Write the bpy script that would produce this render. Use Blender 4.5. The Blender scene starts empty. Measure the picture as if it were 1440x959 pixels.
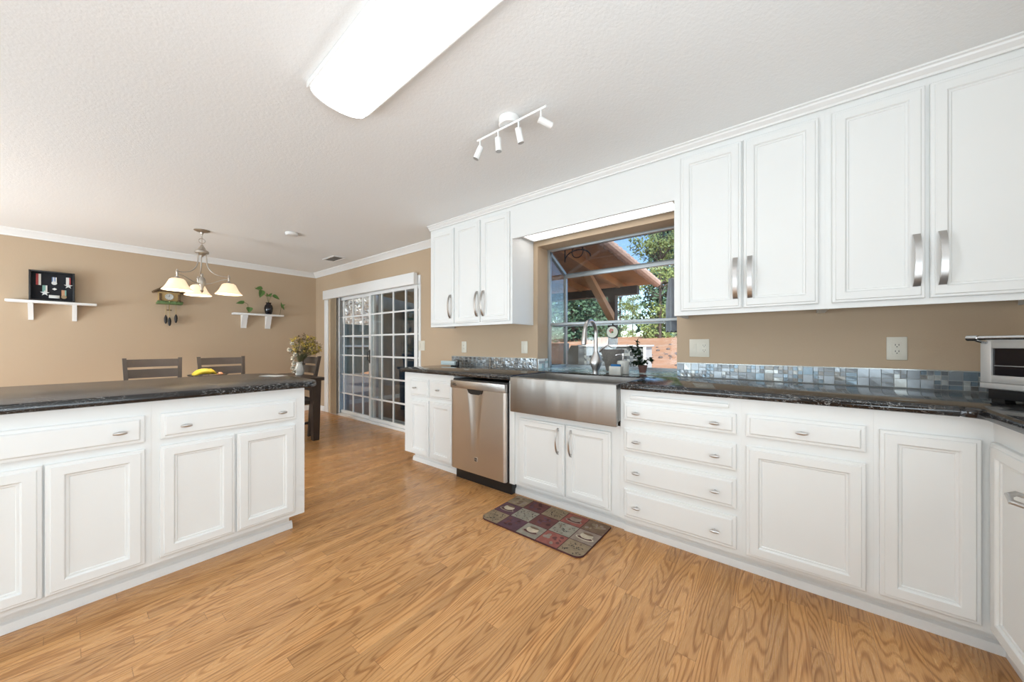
import bpy, bmesh, math, random
from mathutils import Vector, Matrix
random.seed(7)
PI = math.pi
SC = bpy.context.scene
COL = SC.collection

# ---------------------------------------------------------------- camera, sky, lights, exposure
H = 1.155
cam_d = bpy.data.cameras.new('camera'); cam = bpy.data.objects.new('camera', cam_d); COL.objects.link(cam)
cam_d.sensor_fit = 'HORIZONTAL'; cam_d.sensor_width = 36.0
cam_d.lens = 36.0 * 493.0 / 1440.0
cam_d.shift_y = 5.0 / 1440.0
cam_d.clip_start = 0.05; cam_d.clip_end = 300
cam.location = (0, 0, H)
cam.rotation_euler = (PI / 2, 0, -math.radians(51.769))
SC.camera = cam
SC.view_settings.view_transform = 'Standard'
SC.view_settings.look = 'None'
SC.view_settings.exposure = 0.17
SC.view_settings.gamma = 1.0
SC.view_settings.use_curve_mapping = False

world = bpy.data.worlds.new('world'); SC.world = world; world.use_nodes = True
wn = world.node_tree; wn.nodes.clear()
wo = wn.nodes.new('ShaderNodeOutputWorld'); wb = wn.nodes.new('ShaderNodeBackground')
ws = wn.nodes.new('ShaderNodeTexSky'); ws.sky_type = 'NISHITA'; ws.sun_disc = False
ws.dust_density = 0.2; ws.ozone_density = 4.0; ws.sun_elevation = math.radians(42); ws.sun_rotation = math.radians(230)
wn.links.new(ws.outputs[0], wb.inputs[0]); wn.links.new(wb.outputs[0], wo.inputs[0])
wb.inputs[1].default_value = 0.27

def lamp(name, kind, loc, energy, color=(1, 1, 1), rot=(0, 0, 0), size=None, size_y=None, angle=None, radius=None):
    d = bpy.data.lights.new(name, kind); d.energy = energy; d.color = color
    o = bpy.data.objects.new(name, d); COL.objects.link(o); o.location = loc; o.rotation_euler = rot
    if size: d.shape = 'RECTANGLE'; d.size = size; d.size_y = size_y
    if angle is not None: d.angle = angle
    if radius is not None: d.shadow_soft_size = radius
    return o
sun = lamp('sun', 'SUN', (0, 0, 20), 5.4, (1.0, 0.95, 0.86), angle=math.radians(0.6))
sun.rotation_euler = Vector((0.66, 0.42, -0.72)).to_track_quat('-Z', 'Y').to_euler()
# fill lamps added at blocked windows behind the camera, tilted up to brighten the ceiling
FILL_COL = (0.77, 0.905, 1.0)
def up(deg): return math.radians(deg)
lamp('fill_left', 'AREA', (-3.44, 1.2, 1.20), 62, FILL_COL, (0, -PI / 2 - up(12), 0), 1.8, 2.5)
lamp('fill_left_dining', 'AREA', (-3.44, 4.9, 1.10), 215, FILL_COL, (0, -PI / 2 - up(21), 0), 1.6, 1.9)
lamp('fill_front', 'AREA', (-0.55, -1.2, 1.25), 104, FILL_COL, (PI / 2 + up(44), 0, 0), 2.4, 1.9)
FIX_E, VAL_E = 5.4, 2.2

# ---------------------------------------------------------------- materials
class NT:
    def __init__(s, name):
        s.m = bpy.data.materials.new(name); s.m.use_nodes = True
        s.t = s.m.node_tree; s.t.nodes.clear()
        s.out = s.t.nodes.new('ShaderNodeOutputMaterial')
        s.b = s.t.nodes.new('ShaderNodeBsdfPrincipled'); s.t.links.new(s.b.outputs[0], s.out.inputs[0])
    def n(s, typ, **kw):
        o = s.t.nodes.new(typ)
        for k, v in kw.items(): setattr(o, k, v)
        return o
    def l(s, a, b): s.t.links.new(a, b)
    def put(s, sock, v):
        if hasattr(v, 'links'): s.l(v, sock)
        else: sock.default_value = v
    def math(s, op, a, b=0.0, c=None):
        o = s.n('ShaderNodeMath', operation=op)
        s.put(o.inputs[0], a); s.put(o.inputs[1], b)
        if c is not None: s.put(o.inputs[2], c)
        return o.outputs[0]
    def comb(s, x, y, z):
        o = s.n('ShaderNodeCombineXYZ'); s.put(o.inputs[0], x); s.put(o.inputs[1], y); s.put(o.inputs[2], z); return o.outputs[0]
    def noise(s, vec, scale=5, detail=2, rough=0.5, dist=0.0):
        o = s.n('ShaderNodeTexNoise'); s.l(vec, o.inputs['Vector']) if vec is not None else None
        o.inputs['Scale'].default_value = scale; o.inputs['Detail'].default_value = detail
        o.inputs['Roughness'].default_value = rough; o.inputs['Distortion'].default_value = dist
        return o.outputs[0]
    def ramp(s, fac, stops):
        o = s.n('ShaderNodeValToRGB'); e = o.color_ramp.elements
        while len(e) > 1: e.remove(e[-1])
        e[0].position = stops[0][0]; e[0].color = (*stops[0][1], 1)
        for p, c in stops[1:]:
            q = e.new(p); q.color = (*c, 1)
        s.l(fac, o.inputs[0]); return o.outputs[0]
    def mix(s, f, a, b):
        o = s.n('ShaderNodeMix', data_type='RGBA')
        s.put(o.inputs[0], f); s.put(o.inputs[6], a if hasattr(a, 'links') else (*a, 1)); s.put(o.inputs[7], b if hasattr(b, 'links') else (*b, 1))
        return o.outputs[2]
    def pos(s): return s.n('ShaderNodeNewGeometry').outputs['Position']
    def obj(s): return s.n('ShaderNodeTexCoord').outputs['Object']
    def sep(s, v):
        o = s.n('ShaderNodeSeparateXYZ'); s.l(v, o.inputs[0]); return o.outputs
    def bump(s, h, strength=0.2, dist=0.01):
        o = s.n('ShaderNodeBump'); o.inputs['Strength'].default_value = strength; o.inputs['Distance'].default_value = dist
        s.l(h, o.inputs['Height']); s.l(o.outputs[0], s.b.inputs['Normal'])
    def set(s, color=None, rough=None, metal=None, spec=None, emit=None, es=0.0, trans=None, ior=None):
        B = s.b.inputs
        if color is not None: s.put(B['Base Color'], color if hasattr(color, 'links') else (*color, 1))
        if rough is not None: s.put(B['Roughness'], rough)
        if metal is not None: B['Metallic'].default_value = metal
        if spec is not None: B['Specular IOR Level'].default_value = spec
        if emit is not None: s.put(B['Emission Color'], (*emit, 1)); B['Emission Strength'].default_value = es
        if trans is not None: B['Transmission Weight'].default_value = trans
        return s

def srgb(r, g, b):
    f = lambda c: (c / 255 / 12.92) if c / 255 <= 0.04045 else ((c / 255 + 0.055) / 1.055) ** 2.4
    return (f(r), f(g), f(b))

def plain(name, color, rough=0.5, metal=0.0, var=0.0, scale=20, bump=0.0, bscale=200, spec=None):
    t = NT(name); t.set(rough=rough, metal=metal, spec=spec)
    p = t.obj()
    if var > 0:
        n = t.noise(p, scale, 3)
        t.set(color=t.mix(n, tuple(c * (1 - var) for c in color), tuple(min(1, c * (1 + var)) for c in color)))
    else: t.set(color=color)
    if bump > 0: t.bump(t.noise(p, bscale, 2), bump, 0.004)
    return t.m

M = {}
M['white'] = plain('white_cabinet_paint', (0.80, 0.805, 0.79), 0.38, var=0.012, scale=6)
M['trim'] = plain('white_trim_paint', (0.82, 0.815, 0.80), 0.35, var=0.01)
M['plate'] = plain('ivory_plastic', (0.72, 0.68, 0.58), 0.35, var=0.01)
M['duct'] = plain('grey_duct', (0.30, 0.29, 0.28), 0.7)
M['dark_slot'] = plain('dark_slot', (0.03, 0.028, 0.025), 0.6)
M['black'] = plain('black_plastic', (0.012, 0.012, 0.013), 0.35, var=0.1)
M['nickel'] = plain('brushed_nickel', (0.56, 0.55, 0.54), 0.32, 1.0, var=0.04, scale=60)
M['dnickel'] = plain('aged_nickel', (0.50, 0.46, 0.41), 0.42, 1.0, var=0.08, scale=40)
M['chrome'] = plain('satin_chrome', (0.70, 0.71, 0.72), 0.16, 1.0, var=0.02)
M['silverpaint'] = plain('satin_silver_housing', (0.62, 0.61, 0.59), 0.38, 0.45, var=0.03)
M['alu'] = plain('window_aluminium', (0.42, 0.46, 0.48), 0.42, 0.55, var=0.05)
M['espresso'] = plain('espresso_wood', (0.040, 0.027, 0.021), 0.32, var=0.35, scale=9)
M['chairwood'] = plain('grey_brown_wood', (0.056, 0.043, 0.036), 0.38, var=0.3, scale=9)
M['leaf'] = plain('pothos_leaf', (0.085, 0.17, 0.035), 0.4, var=0.35, scale=30)
M['dleaf'] = plain('dark_leaf', (0.012, 0.03, 0.010), 0.45, var=0.4, scale=30)
M['stem'] = plain('plant_stem', (0.10, 0.10, 0.04), 0.6, var=0.2)
M['blackglaze'] = plain('black_glaze', (0.006, 0.006, 0.009), 0.08, var=0.2)
M['ceramic'] = plain('white_ceramic', (0.78, 0.77, 0.73), 0.25, var=0.03)
M['ribbed'] = plain('ribbed_white_ceramic', (0.60, 0.60, 0.56), 0.4, var=0.05)
M['sponge'] = plain('blue_sponge', (0.02, 0.13, 0.32), 0.9, var=0.2, bump=0.4)
M['paper'] = plain('paper', (0.75, 0.73, 0.68), 0.7, var=0.02)
M['yellow'] = plain('banana_peel', (0.70, 0.50, 0.03), 0.45, var=0.12, scale=14)
M['btip'] = plain('banana_tip', (0.07, 0.045, 0.015), 0.6)
M['peach'] = plain('peach_skin', (0.62, 0.27, 0.13), 0.5, var=0.2, scale=12)
M['flower_y'] = plain('yellow_dried_flower', (0.55, 0.42, 0.09), 0.8, var=0.35, scale=40)
M['flower_w'] = plain('cream_flower', (0.75, 0.70, 0.60), 0.7, var=0.15, scale=40)
M['flower_b'] = plain('brown_dried_flower', (0.19, 0.13, 0.065), 0.8, var=0.35, scale=40)
M['clockwood'] = plain('carved_brown_wood', (0.13, 0.075, 0.03), 0.5, var=0.4, scale=40)
M['clockgreen'] = plain('painted_green_wood', (0.12, 0.19, 0.065), 0.55, var=0.3, scale=40)
M['clocklight'] = plain('pale_carved_wood', (0.45, 0.30, 0.12), 0.55, var=0.25, scale=40)
M['brass'] = plain('antique_brass', (0.35, 0.25, 0.10), 0.35, 1.0)
M['iron'] = plain('cast_iron', (0.035, 0.03, 0.028), 0.5, 0.4, var=0.2)
M['velvet'] = plain('black_velvet', (0.008, 0.009, 0.013), 0.85, var=0.3)
M['red'] = plain('red_ribbon', (0.42, 0.06, 0.06), 0.7, var=0.1)
M['rwhite'] = plain('white_ribbon', (0.70, 0.68, 0.64), 0.7)
M['rgreen'] = plain('green_ribbon', (0.20, 0.38, 0.33), 0.7)
M['rblue'] = plain('blue_ribbon', (0.14, 0.22, 0.40), 0.7)
M['rtan'] = plain('tan_ribbon', (0.50, 0.27, 0.15), 0.7)
M['silver'] = plain('silver_medal', (0.62, 0.62, 0.60), 0.35, 0.8)
M['bronze'] = plain('bronze_medal', (0.30, 0.22, 0.13), 0.4, 0.8)
M['granny'] = plain('upholstery_grey', (0.12, 0.11, 0.10), 0.8, var=0.2)
M['blindtan'] = plain('tan_blind_vane', srgb(196, 176, 148), 0.75, var=0.03)
M['towel'] = plain('grey_towel', (0.30, 0.34, 0.38), 0.9, var=0.15, bump=0.4)
M['bluebox'] = plain('pale_blue_plastic', (0.50, 0.60, 0.62), 0.3, var=0.03)
M['terracotta'] = plain('clay_pot', (0.16, 0.075, 0.06), 0.6, var=0.2)
M['weave'] = plain('grey_brown_basket', (0.20, 0.18, 0.16), 0.75, var=0.45, scale=70, bump=0.5, bscale=90)
M['floralplate'] = plain('cream_dial', (0.75, 0.74, 0.62), 0.35)
M['pink'] = plain('pink_petal', (0.6, 0.22, 0.17), 0.6)
M['bark'] = plain('tree_bark', (0.10, 0.078, 0.066), 0.9, var=0.4, scale=8)
M['needle1'] = plain('conifer_foliage', (0.085, 0.155, 0.085), 0.7, var=0.6, scale=1.5)
M['needle2'] = plain('olive_foliage', (0.24, 0.30, 0.10), 0.7, var=0.5, scale=1.2)
M['needle3'] = plain('pale_bare_twigs', (0.78, 0.72, 0.64), 0.8, var=0.4, scale=1.5)
M['cedar'] = plain('cedar_beam', (0.40, 0.215, 0.095), 0.6, var=0.3, scale=5)
M['darkbeam'] = plain('dark_stained_beam', (0.050, 0.032, 0.022), 0.6, var=0.3, scale=5)
M['rooftile'] = plain('clay_roof_tile', (0.62, 0.42, 0.33), 0.8, var=0.2, scale=10)
M['shed'] = plain('slate_blue_siding', (0.12, 0.20, 0.26), 0.7, var=0.25, scale=3)
M['fence'] = plain('dark_green_fence', (0.030, 0.055, 0.060), 0.6, var=0.3, scale=3)
M['slab'] = plain('patio_concrete', (0.16, 0.145, 0.135), 0.6, var=0.2, scale=4)
M['stone'] = plain('field_stone', (0.18, 0.14, 0.12), 0.9, var=0.4, scale=3)
M['ext'] = plain('exterior_siding', (0.30, 0.24, 0.18), 0.8, var=0.1)
M['soffit'] = plain('dark_eave_board', (0.06, 0.045, 0.035), 0.7, var=0.2)

def wall_mat(name, c):
    t = NT(name); p = t.pos()
    n = t.noise(p, 1.3, 2)
    t.set(color=t.mix(n, tuple(v * 0.97 for v in c), tuple(v * 1.03 for v in c)), rough=0.65)
    t.bump(t.noise(p, 160, 3), 0.18, 0.004); return t.m
M['wall'] = wall_mat('tan_wall_paint', (0.50, 0.375, 0.255))
t = NT('textured_white_ceiling'); p = t.pos()
t.set(color=(0.89, 0.895, 0.89), rough=0.85)
t.bump(t.noise(p, 75, 4, 0.6), 0.35, 0.005); M['ceiling'] = t.m

# oak floor: strips along X, each with its own cathedral grain
t = NT('oak_laminate_floor'); x, y, z = t.sep(t.pos())
WS, LS = 0.066, 0.72
yr = t.math('DIVIDE', y, WS); row = t.math('FLOOR', yr); fy = t.math('FRACT', yr)
wn1 = t.n('ShaderNodeTexWhiteNoise', noise_dimensions='1D'); t.l(row, wn1.inputs['W'])
u = t.math('ADD', t.math('DIVIDE', x, LS), t.math('MULTIPLY', wn1.outputs[0], 7.31)); cidx = t.math('FLOOR', u); fu = t.math('FRACT', u)
wn2 = t.n('ShaderNodeTexWhiteNoise', noise_dimensions='2D'); t.l(t.comb(row, cidx, 0.0), wn2.inputs['Vector'])
pr = wn2.outputs[0]
gx = t.math('MULTIPLY_ADD', pr, 37.0, t.math('MULTIPLY', x, 0.95))
gy = t.math('MULTIPLY_ADD', pr, 91.0, t.math('MULTIPLY', y, 7.5))
fld = t.noise(t.comb(gx, gy, t.math('MULTIPLY', pr, 53.0)), 1.0, 1.5, 0.45)
ring = t.math('SINE', t.math('MULTIPLY', fld, 150.0))
ring = t.math('POWER', t.math('MULTIPLY_ADD', ring, 0.5, 0.5), 2.2)
pore = t.noise(t.comb(t.math('MULTIPLY', x, 9.0), t.math('MULTIPLY', y, 260.0), pr), 1.0, 2, 0.6)
brd = t.noise(t.comb(t.math('MULTIPLY', x, 1.1), t.math('MULTIPLY', y, 14.0), pr), 1.0, 2)
g = t.math('ADD', t.math('MULTIPLY', ring, 0.31), t.math('MULTIPLY', pore, 0.62))
g = t.math('ADD', g, t.math('MULTIPLY_ADD', brd, 0.5, -0.25))
colr = t.ramp(g, [(0.15, (0.66, 0.36, 0.150)), (0.40, (0.57, 0.288, 0.107)), (0.66, (0.38, 0.168, 0.052)), (0.95, (0.19, 0.075, 0.020))])
tone = t.math('MULTIPLY_ADD', pr, 0.26, 0.86)
hs = t.n('ShaderNodeHueSaturation'); t.l(colr, hs.inputs['Color']); t.l(tone, hs.inputs['Value'])
seam = t.math('MAXIMUM', t.math('LESS_THAN', fy, 0.02), t.math('LESS_THAN', fu, 0.003))
t.set(color=t.mix(t.math('MULTIPLY', seam, 0.45), hs.outputs[0], (0.16, 0.07, 0.025)), rough=t.math('MULTIPLY_ADD', g, 0.12, 0.24))
t.bump(t.math('MULTIPLY_ADD', seam, -0.5, t.math('MULTIPLY', pore, 0.15)), 0.12, 0.002)
M['floor'] = t.m

# black granite with pale swirling veins
def granite(name, rough):
  t = NT(name); p = t.pos()
  mp = t.n('ShaderNodeMapping'); mp.inputs['Scale'].default_value = (1.0, 1.0, 2.2); t.l(p, mp.inputs[0])
  f = t.noise(mp.outputs[0], 5.5, 5, 0.62, 1.6)
  v = t.math('ABSOLUTE', t.math('SINE', t.math('MULTIPLY', f, 30.0)))
  spk = t.noise(p, 120, 3, 0.7)
  c = t.ramp(v, [(0.0, (0.50, 0.50, 0.48)), (0.07, (0.18, 0.18, 0.18)), (0.20, (0.022, 0.021, 0.021)), (1.0, (0.006, 0.006, 0.007))])
  msk = t.ramp(t.noise(p, 4.0, 3), [(0.36, (0, 0, 0)), (0.52, (1, 1, 1))])
  c2 = t.mix(msk, (0.011, 0.010, 0.011), c)
  c2 = t.mix(t.ramp(spk, [(0.60, (0, 0, 0)), (0.72, (0.5, 0.5, 0.5))]), c2, (0.10, 0.095, 0.085))
  t.set(color=c2, rough=rough, spec=0.6); return t.m
M['granite'] = granite('black_granite', 0.10)
M['granite_honed'] = granite('honed_black_granite', 0.24)

# stainless steel
t = NT('stainless_steel'); x, y, z = t.sep(t.pos())
br = t.noise(t.comb(t.math('MULTIPLY', x, 3), t.math('MULTIPLY', y, 3), t.math('MULTIPLY', z, 420)), 1.0, 3)
t.set(color=t.mix(br, (0.33, 0.32, 0.305), (0.39, 0.375, 0.355)), rough=t.math('MULTIPLY_ADD', br, 0.10, 0.34), metal=1.0)
t.bump(t.noise(t.comb(t.math('MULTIPLY', x, 7), t.math('MULTIPLY', y, 7), t.math('MULTIPLY', z, .4)), 1.0, 2), 0.6, 0.02)
M['steel'] = t.m
M['steel_light'] = plain('light_stainless_steel', (0.60, 0.57, 0.53), 0.36, 1.0, var=0.03, scale=8)

def glass(name, tint, gl=0.06, op=0.0, opc=(0.1, 0.1, 0.1)):
    t = NT(name); t.t.nodes.remove(t.b)
    tr = t.n('ShaderNodeBsdfTransparent'); tr.inputs[0].default_value = (*tint, 1)
    gs = t.n('ShaderNodeBsdfGlossy'); gs.inputs['Roughness'].default_value = 0.01
    fr = t.n('ShaderNodeFresnel'); fr.inputs[0].default_value = 1.45
    mx = t.n('ShaderNodeMixShader'); t.l(t.math('MULTIPLY', fr.outputs[0], gl * 10), mx.inputs[0])
    t.l(tr.outputs[0], mx.inputs[1]); t.l(gs.outputs[0], mx.inputs[2]); t.l(mx.outputs[0], t.out.inputs[0]); return t.m
M['glass'] = glass('clear_glass', (0.95, 0.97, 0.97), 0.035)
M['screen'] = glass('screen_mesh', (0.55, 0.60, 0.62), 0.01)

def emis(name, c, s, base=(0.8, 0.8, 0.8)):
    t = NT(name); t.set(color=base, rough=0.4, emit=c, es=s); return t.m
M['tube_lens'] = emis('lit_acrylic_diffuser', (0.95, 0.98, 1.0), FIX_E)
M['valance_lens'] = emis('lit_valance_lens', (1.0, 0.99, 0.97), VAL_E)
M['shade'] = emis('lit_alabaster_glass', (1.0, 0.80, 0.54), 0.62, (0.75, 0.62, 0.42))
M['bulb'] = emis('lit_bulb', (1.0, 0.88, 0.66), 4.0)

# mosaic tiles
TL = [plain('tile_slate', (0.22, 0.24, 0.255), 0.28, 0.45, var=0.12, scale=50), plain('tile_silver', (0.36, 0.40, 0.43), 0.30, 0.5, var=0.1, scale=50),
      plain('tile_steel_blue', (0.23, 0.30, 0.35), 0.25, 0.4, var=0.15, scale=50), plain('tile_dark', (0.11, 0.12, 0.125), 0.15, 0.3, var=0.2, scale=60),
      plain('tile_pale', (0.52, 0.55, 0.54), 0.2, 0.3, var=0.15, scale=80), plain('tile_taupe', (0.24, 0.235, 0.22), 0.25, 0.5, var=0.15, scale=60)]
GROUT = plain('pale_grout', (0.62, 0.62, 0.60), 0.8, var=0.05)
AQ = [plain('tile_aqua', (0.45, 0.66, 0.68), 0.12, 0.1, var=0.2, scale=50), plain('tile_ice', (0.78, 0.88, 0.88), 0.15, 0.1, var=0.15, scale=60),
      plain('tile_teal', (0.22, 0.40, 0.43), 0.12, 0.1, var=0.2, scale=50)]

# ---------------------------------------------------------------- mesh helpers
def B(): return bmesh.new()
def _newfaces(bm, n0, mi):
    bm.faces.ensure_lookup_table()
    for f in bm.faces[n0:]: f.material_index = mi
def box(bm, x0, x1, y0, y1, z0, z1, bev=0.0, mi=0, seg=2):
    if x0 > x1: x0, x1 = x1, x0
    if y0 > y1: y0, y1 = y1, y0
    if z0 > z1: z0, z1 = z1, z0
    t = bmesh.new(); vs = [t.verts.new((x, y, z)) for x in (x0, x1) for y in (y0, y1) for z in (z0, z1)]
    for q in ((0, 1, 3, 2), (4, 6, 7, 5), (0, 4, 5, 1), (2, 3, 7, 6), (0, 2, 6, 4), (1, 5, 7, 3)): t.faces.new([vs[i] for i in q])
    if bev > 0: bmesh.ops.bevel(t, geom=list(t.edges), offset=bev, segments=seg, profile=0.5, affect='EDGES')
    merge(bm, t, mi); return bm
def merge(bm, t, mi=None):
    me = bpy.data.meshes.new('tmp'); 
    if mi is not None:
        for f in t.faces: f.material_index = mi
    t.to_mesh(me); t.free(); bm.from_mesh(me); bpy.data.meshes.remove(me)
def tube(bm, pts, r, n=10, mi=0, caps=True):
    pts = [Vector(p) for p in pts]; rs = r if isinstance(r, (list, tuple)) else [r] * len(pts)
    rings = []; up = None
    for i, p in enumerate(pts):
        d = (pts[min(i + 1, len(pts) - 1)] - pts[max(i - 1, 0)]).normalized()
        if up is None:
            up = Vector((0, 0, 1)) if abs(d.z) < 0.9 else Vector((1, 0, 0))
        a = d.cross(up); a.normalize(); b = a.cross(d); up = b
        rings.append([bm.verts.new(p + (a * math.cos(2 * PI * k / n) + b * math.sin(2 * PI * k / n)) * rs[i]) for k in range(n)])
    for i in range(len(rings) - 1):
        for k in range(n):
            f = bm.faces.new((rings[i][k], rings[i][(k + 1) % n], rings[i + 1][(k + 1) % n], rings[i + 1][k])); f.material_index = mi
    if caps:
        for q in (rings[0], rings[-1]):
            f = bm.faces.new(q); f.material_index = mi
    return bm
def lathe(bm, prof, c=(0, 0, 0), n=24, mi=0, sx=1.0, sy=1.0, wob=None):
    rings = []
    for r, z in prof:
        if r <= 1e-6: rings.append([bm.verts.new((c[0], c[1], c[2] + z))])
        else: rings.append([bm.verts.new((c[0] + sx * r * (wob(k) if wob else 1) * math.cos(2 * PI * k / n), c[1] + sy * r * (wob(k) if wob else 1) * math.sin(2 * PI * k / n), c[2] + z)) for k in range(n)])
    for a, b in zip(rings, rings[1:]):
        for k in range(n):
            k2 = (k + 1) % n
            if len(a) == 1 and len(b) == 1: continue
            if len(a) == 1: vs = (a[0], b[k2], b[k])
            elif len(b) == 1: vs = (a[k], a[k2], b[0])
            else: vs = (a[k], a[k2], b[k2], b[k])
            f = bm.faces.new(vs); f.material_index = mi
    for q, first in ((rings[0], True), (rings[-1], False)):
        if len(q) > 2 and not (abs(prof[0][0] - prof[-1][0]) < 1e-9 and abs(prof[0][1] - prof[-1][1]) < 1e-9):
            f = bm.faces.new(q); f.material_index = mi
    return bm
def prism(bm, poly, fn, a0, a1, mi=0):
    """poly: 2D points, fn(p, q, a) -> 3D point; extruded from a0 to a1"""
    A = [bm.verts.new(fn(p, q, a0)) for p, q in poly]; Bv = [bm.verts.new(fn(p, q, a1)) for p, q in poly]
    n = len(poly)
    fs = [bm.faces.new(A), bm.faces.new(list(reversed(Bv)))]
    for i in range(n): fs.append(bm.faces.new((A[i], Bv[i], Bv[(i + 1) % n], A[(i + 1) % n])))
    for f in fs: f.material_index = mi
    return bm
def rloops(bm, fm, u0, u1, z0, z1, loops, mi=0):
    prev = None
    for ins, w in loops:
        vs = [bm.verts.new(fm(uu, w, zz)) for uu, zz in ((u0 + ins, z0 + ins), (u1 - ins, z0 + ins), (u1 - ins, z1 - ins), (u0 + ins, z1 - ins))]
        if prev:
            for k in range(4):
                f = bm.faces.new((prev[k], prev[(k + 1) % 4], vs[(k + 1) % 4], vs[k])); f.material_index = mi
        else:
            f = bm.faces.new(vs); f.material_index = mi
        prev = vs
    f = bm.faces.new(prev); f.material_index = mi
    return bm
def orient(bm, mat4):
    bmesh.ops.transform(bm, matrix=mat4, verts=bm.verts); return bm

WLOC = {}
def thing(name, label, cat, loc=(0, 0, 0), rotz=0.0, group=None, local=False):
    o = bpy.data.objects.new(name, None); COL.objects.link(o); o.empty_display_size = 0.05
    o.location = loc; o.rotation_euler = (0, 0, rotz); o['label'] = label; o['category'] = cat
    if group: o['group'] = group
    WLOC[o.name] = Vector((0, 0, 0)) if local else Vector(loc)
    return o
def part(name, bm, mats, parent=None, label=None, ang=32, smooth=True, kind=None):
    if not isinstance(mats, (list, tuple)): mats = [mats]
    off = WLOC.get(parent.name, Vector((0, 0, 0))) if parent else Vector((0, 0, 0))
    if off.length > 0: bmesh.ops.translate(bm, vec=-off, verts=bm.verts)
    bmesh.ops.recalc_face_normals(bm, faces=bm.faces)
    me = bpy.data.meshes.new(name); bm.to_mesh(me); bm.free()
    for m in mats: me.materials.append(m)
    if smooth:
        for f in me.polygons: f.use_smooth = True
        me.set_sharp_from_angle(angle=math.radians(ang))
    o = bpy.data.objects.new(name, me); COL.objects.link(o)
    if parent: o.parent = parent; WLOC[o.name] = off
    if label: o['label'] = label
    if kind: o['kind'] = kind
    return o
def single(name, bm, mats, label, cat, group=None, **kw):
    o = part(name, bm, mats, None, label, **kw); o['category'] = cat
    if group: o['group'] = group
    return o
def struct(name, bm, mats, parent=None, **kw):
    o = part(name, bm, mats, parent, **kw)
    if parent is None: o['kind'] = 'structure'
    return o
def dup(root, loc, rotz=None, label=None, scale=None):
    r = root.copy(); COL.objects.link(r); r.location = loc
    if rotz is not None: r.rotation_euler = (0, 0, rotz)
    if label: r['label'] = label
    if scale: r.scale = (scale, scale, scale)
    for ch in list(root.children):
        c = ch.copy(); COL.objects.link(c); c.parent = r
        for g in ch.children:
            d = g.copy(); COL.objects.link(d); d.parent = c
    return r

# ---------------------------------------------------------------- room shell
XW, XO, YF, YB, XL, ZC = 2.765, 2.95, 6.66, -1.25, -3.5, 2.42
WY0, WY1, WZ0, WZ1 = 0.64, 1.868, 0.925, 2.085     # garden window opening
SY0, SY1, SZ1 = 3.64, 6.08, 1.985                   # sliding door opening
struct('floor', box(B(), XL - 0.15, XO, YB - 0.15, YF + 0.15, -0.1, 0), M['floor'])
struct('ceiling', box(B(), XL - 0.15, XO + 0.02, YB - 0.15, YF + 0.15, ZC, ZC + 0.2), M['ceiling'])
bm = B()
for y0, y1, z0, z1 in ((YB - .15, WY0, 0, ZC), (WY0, WY1, 0, WZ0 - 0.04), (WY0, WY1, WZ1, ZC), (WY1, SY0, 0, ZC), (SY0, SY1, SZ1, ZC), (SY1, YF + .15, 0, ZC)):
    box(bm, XW, XO, y0, y1, z0, z1)
bmesh.ops.remove_doubles(bm, verts=bm.verts, dist=1e-5)
struct('wall_right', bm, M['wall'], smooth=False)
struct('wall_back', box(B(), XL - 0.15, XW, YF, YF + 0.15, 0, ZC), M['wall'])
bm = B()
for y0, y1, z0, z1 in ((YB, -0.1, 0, ZC), (-0.1, 2.5, 0, .3), (-0.1, 2.5, 2.4, ZC), (2.5, 3.9, 0, ZC), (3.9, 5.9, 0, .3), (3.9, 5.9, 2.4, ZC), (5.9, YF, 0, ZC)):
    box(bm, XL - 0.15, XL, y0, y1, z0, z1)
struct('wall_left', bm, M['wall'], smooth=False)
bm = B()
for x0, x1, z0, z1 in ((XL - .15, -1.9, 0, ZC), (-1.9, .8, 0, .25), (-1.9, .8, 2.35, ZC), (.8, XW, 0, ZC)):
    box(bm, x0, x1, YB - 0.15, YB, z0, z1)
struct('wall_front', bm, M['wall'], smooth=False)

crown = [(0, 0), (0.012, 0), (0.016, 0.014), (0.040, 0.040), (0.058, 0.060), (0.064, 0.064), (0.070, 0.072), (0.070, 0.078), (0, 0.078)]
zc0 = ZC - 0.078
struct('trim_1', prism(B(), crown, lambda p, q, a: (XW - p, a, zc0 + q), 3.02, YF), M['trim'], ang=20)
struct('trim_2', prism(B(), crown, lambda p, q, a: (a, YF - p, zc0 + q), XL, XW), M['trim'], ang=20)
ucrown = [(0, 0), (0.010, 0), (0.012, 0.010), (0.030, 0.026), (0.034, 0.034), (0.044, 0.038), (0.044, 0.046), (0, 0.046)]
UF, UD = 2.435, 2.415                                # upper face frame and door planes
zu = ZC - 0.046
struct('trim_3', prism(B(), ucrown, lambda p, q, a: (UF - 0.004 - p, a, zu + q), -0.9, 3.04), M['trim'], ang=20)
bb = [(0, 0), (0.014, 0), (0.014, 0.07), (0.008, 0.085), (0, 0.085)]
struct('baseboard_back', prism(B(), bb, lambda p, q, a: (a, YF - p, q), XL, XW), M['trim'])
struct('baseboard_right', prism(B(), bb, lambda p, q, a: (XW - p, a, q), 6.31, YF), M['trim'])
struct('baseboard_left', prism(B(), bb, lambda p, q, a: (XL + p, a, q), YB, YF), M['trim'])
# bulkhead above the window, flush with the upper cabinets, holding a lit lens
bm = B(); box(bm, UF, UF + 0.02, 0.58, 1.915, 2.09, ZC - .001); box(bm, UF + .02, XW, 0.58, 1.915, 2.19, ZC - .001)
struct('trim_4', bm, M['white'])

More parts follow.
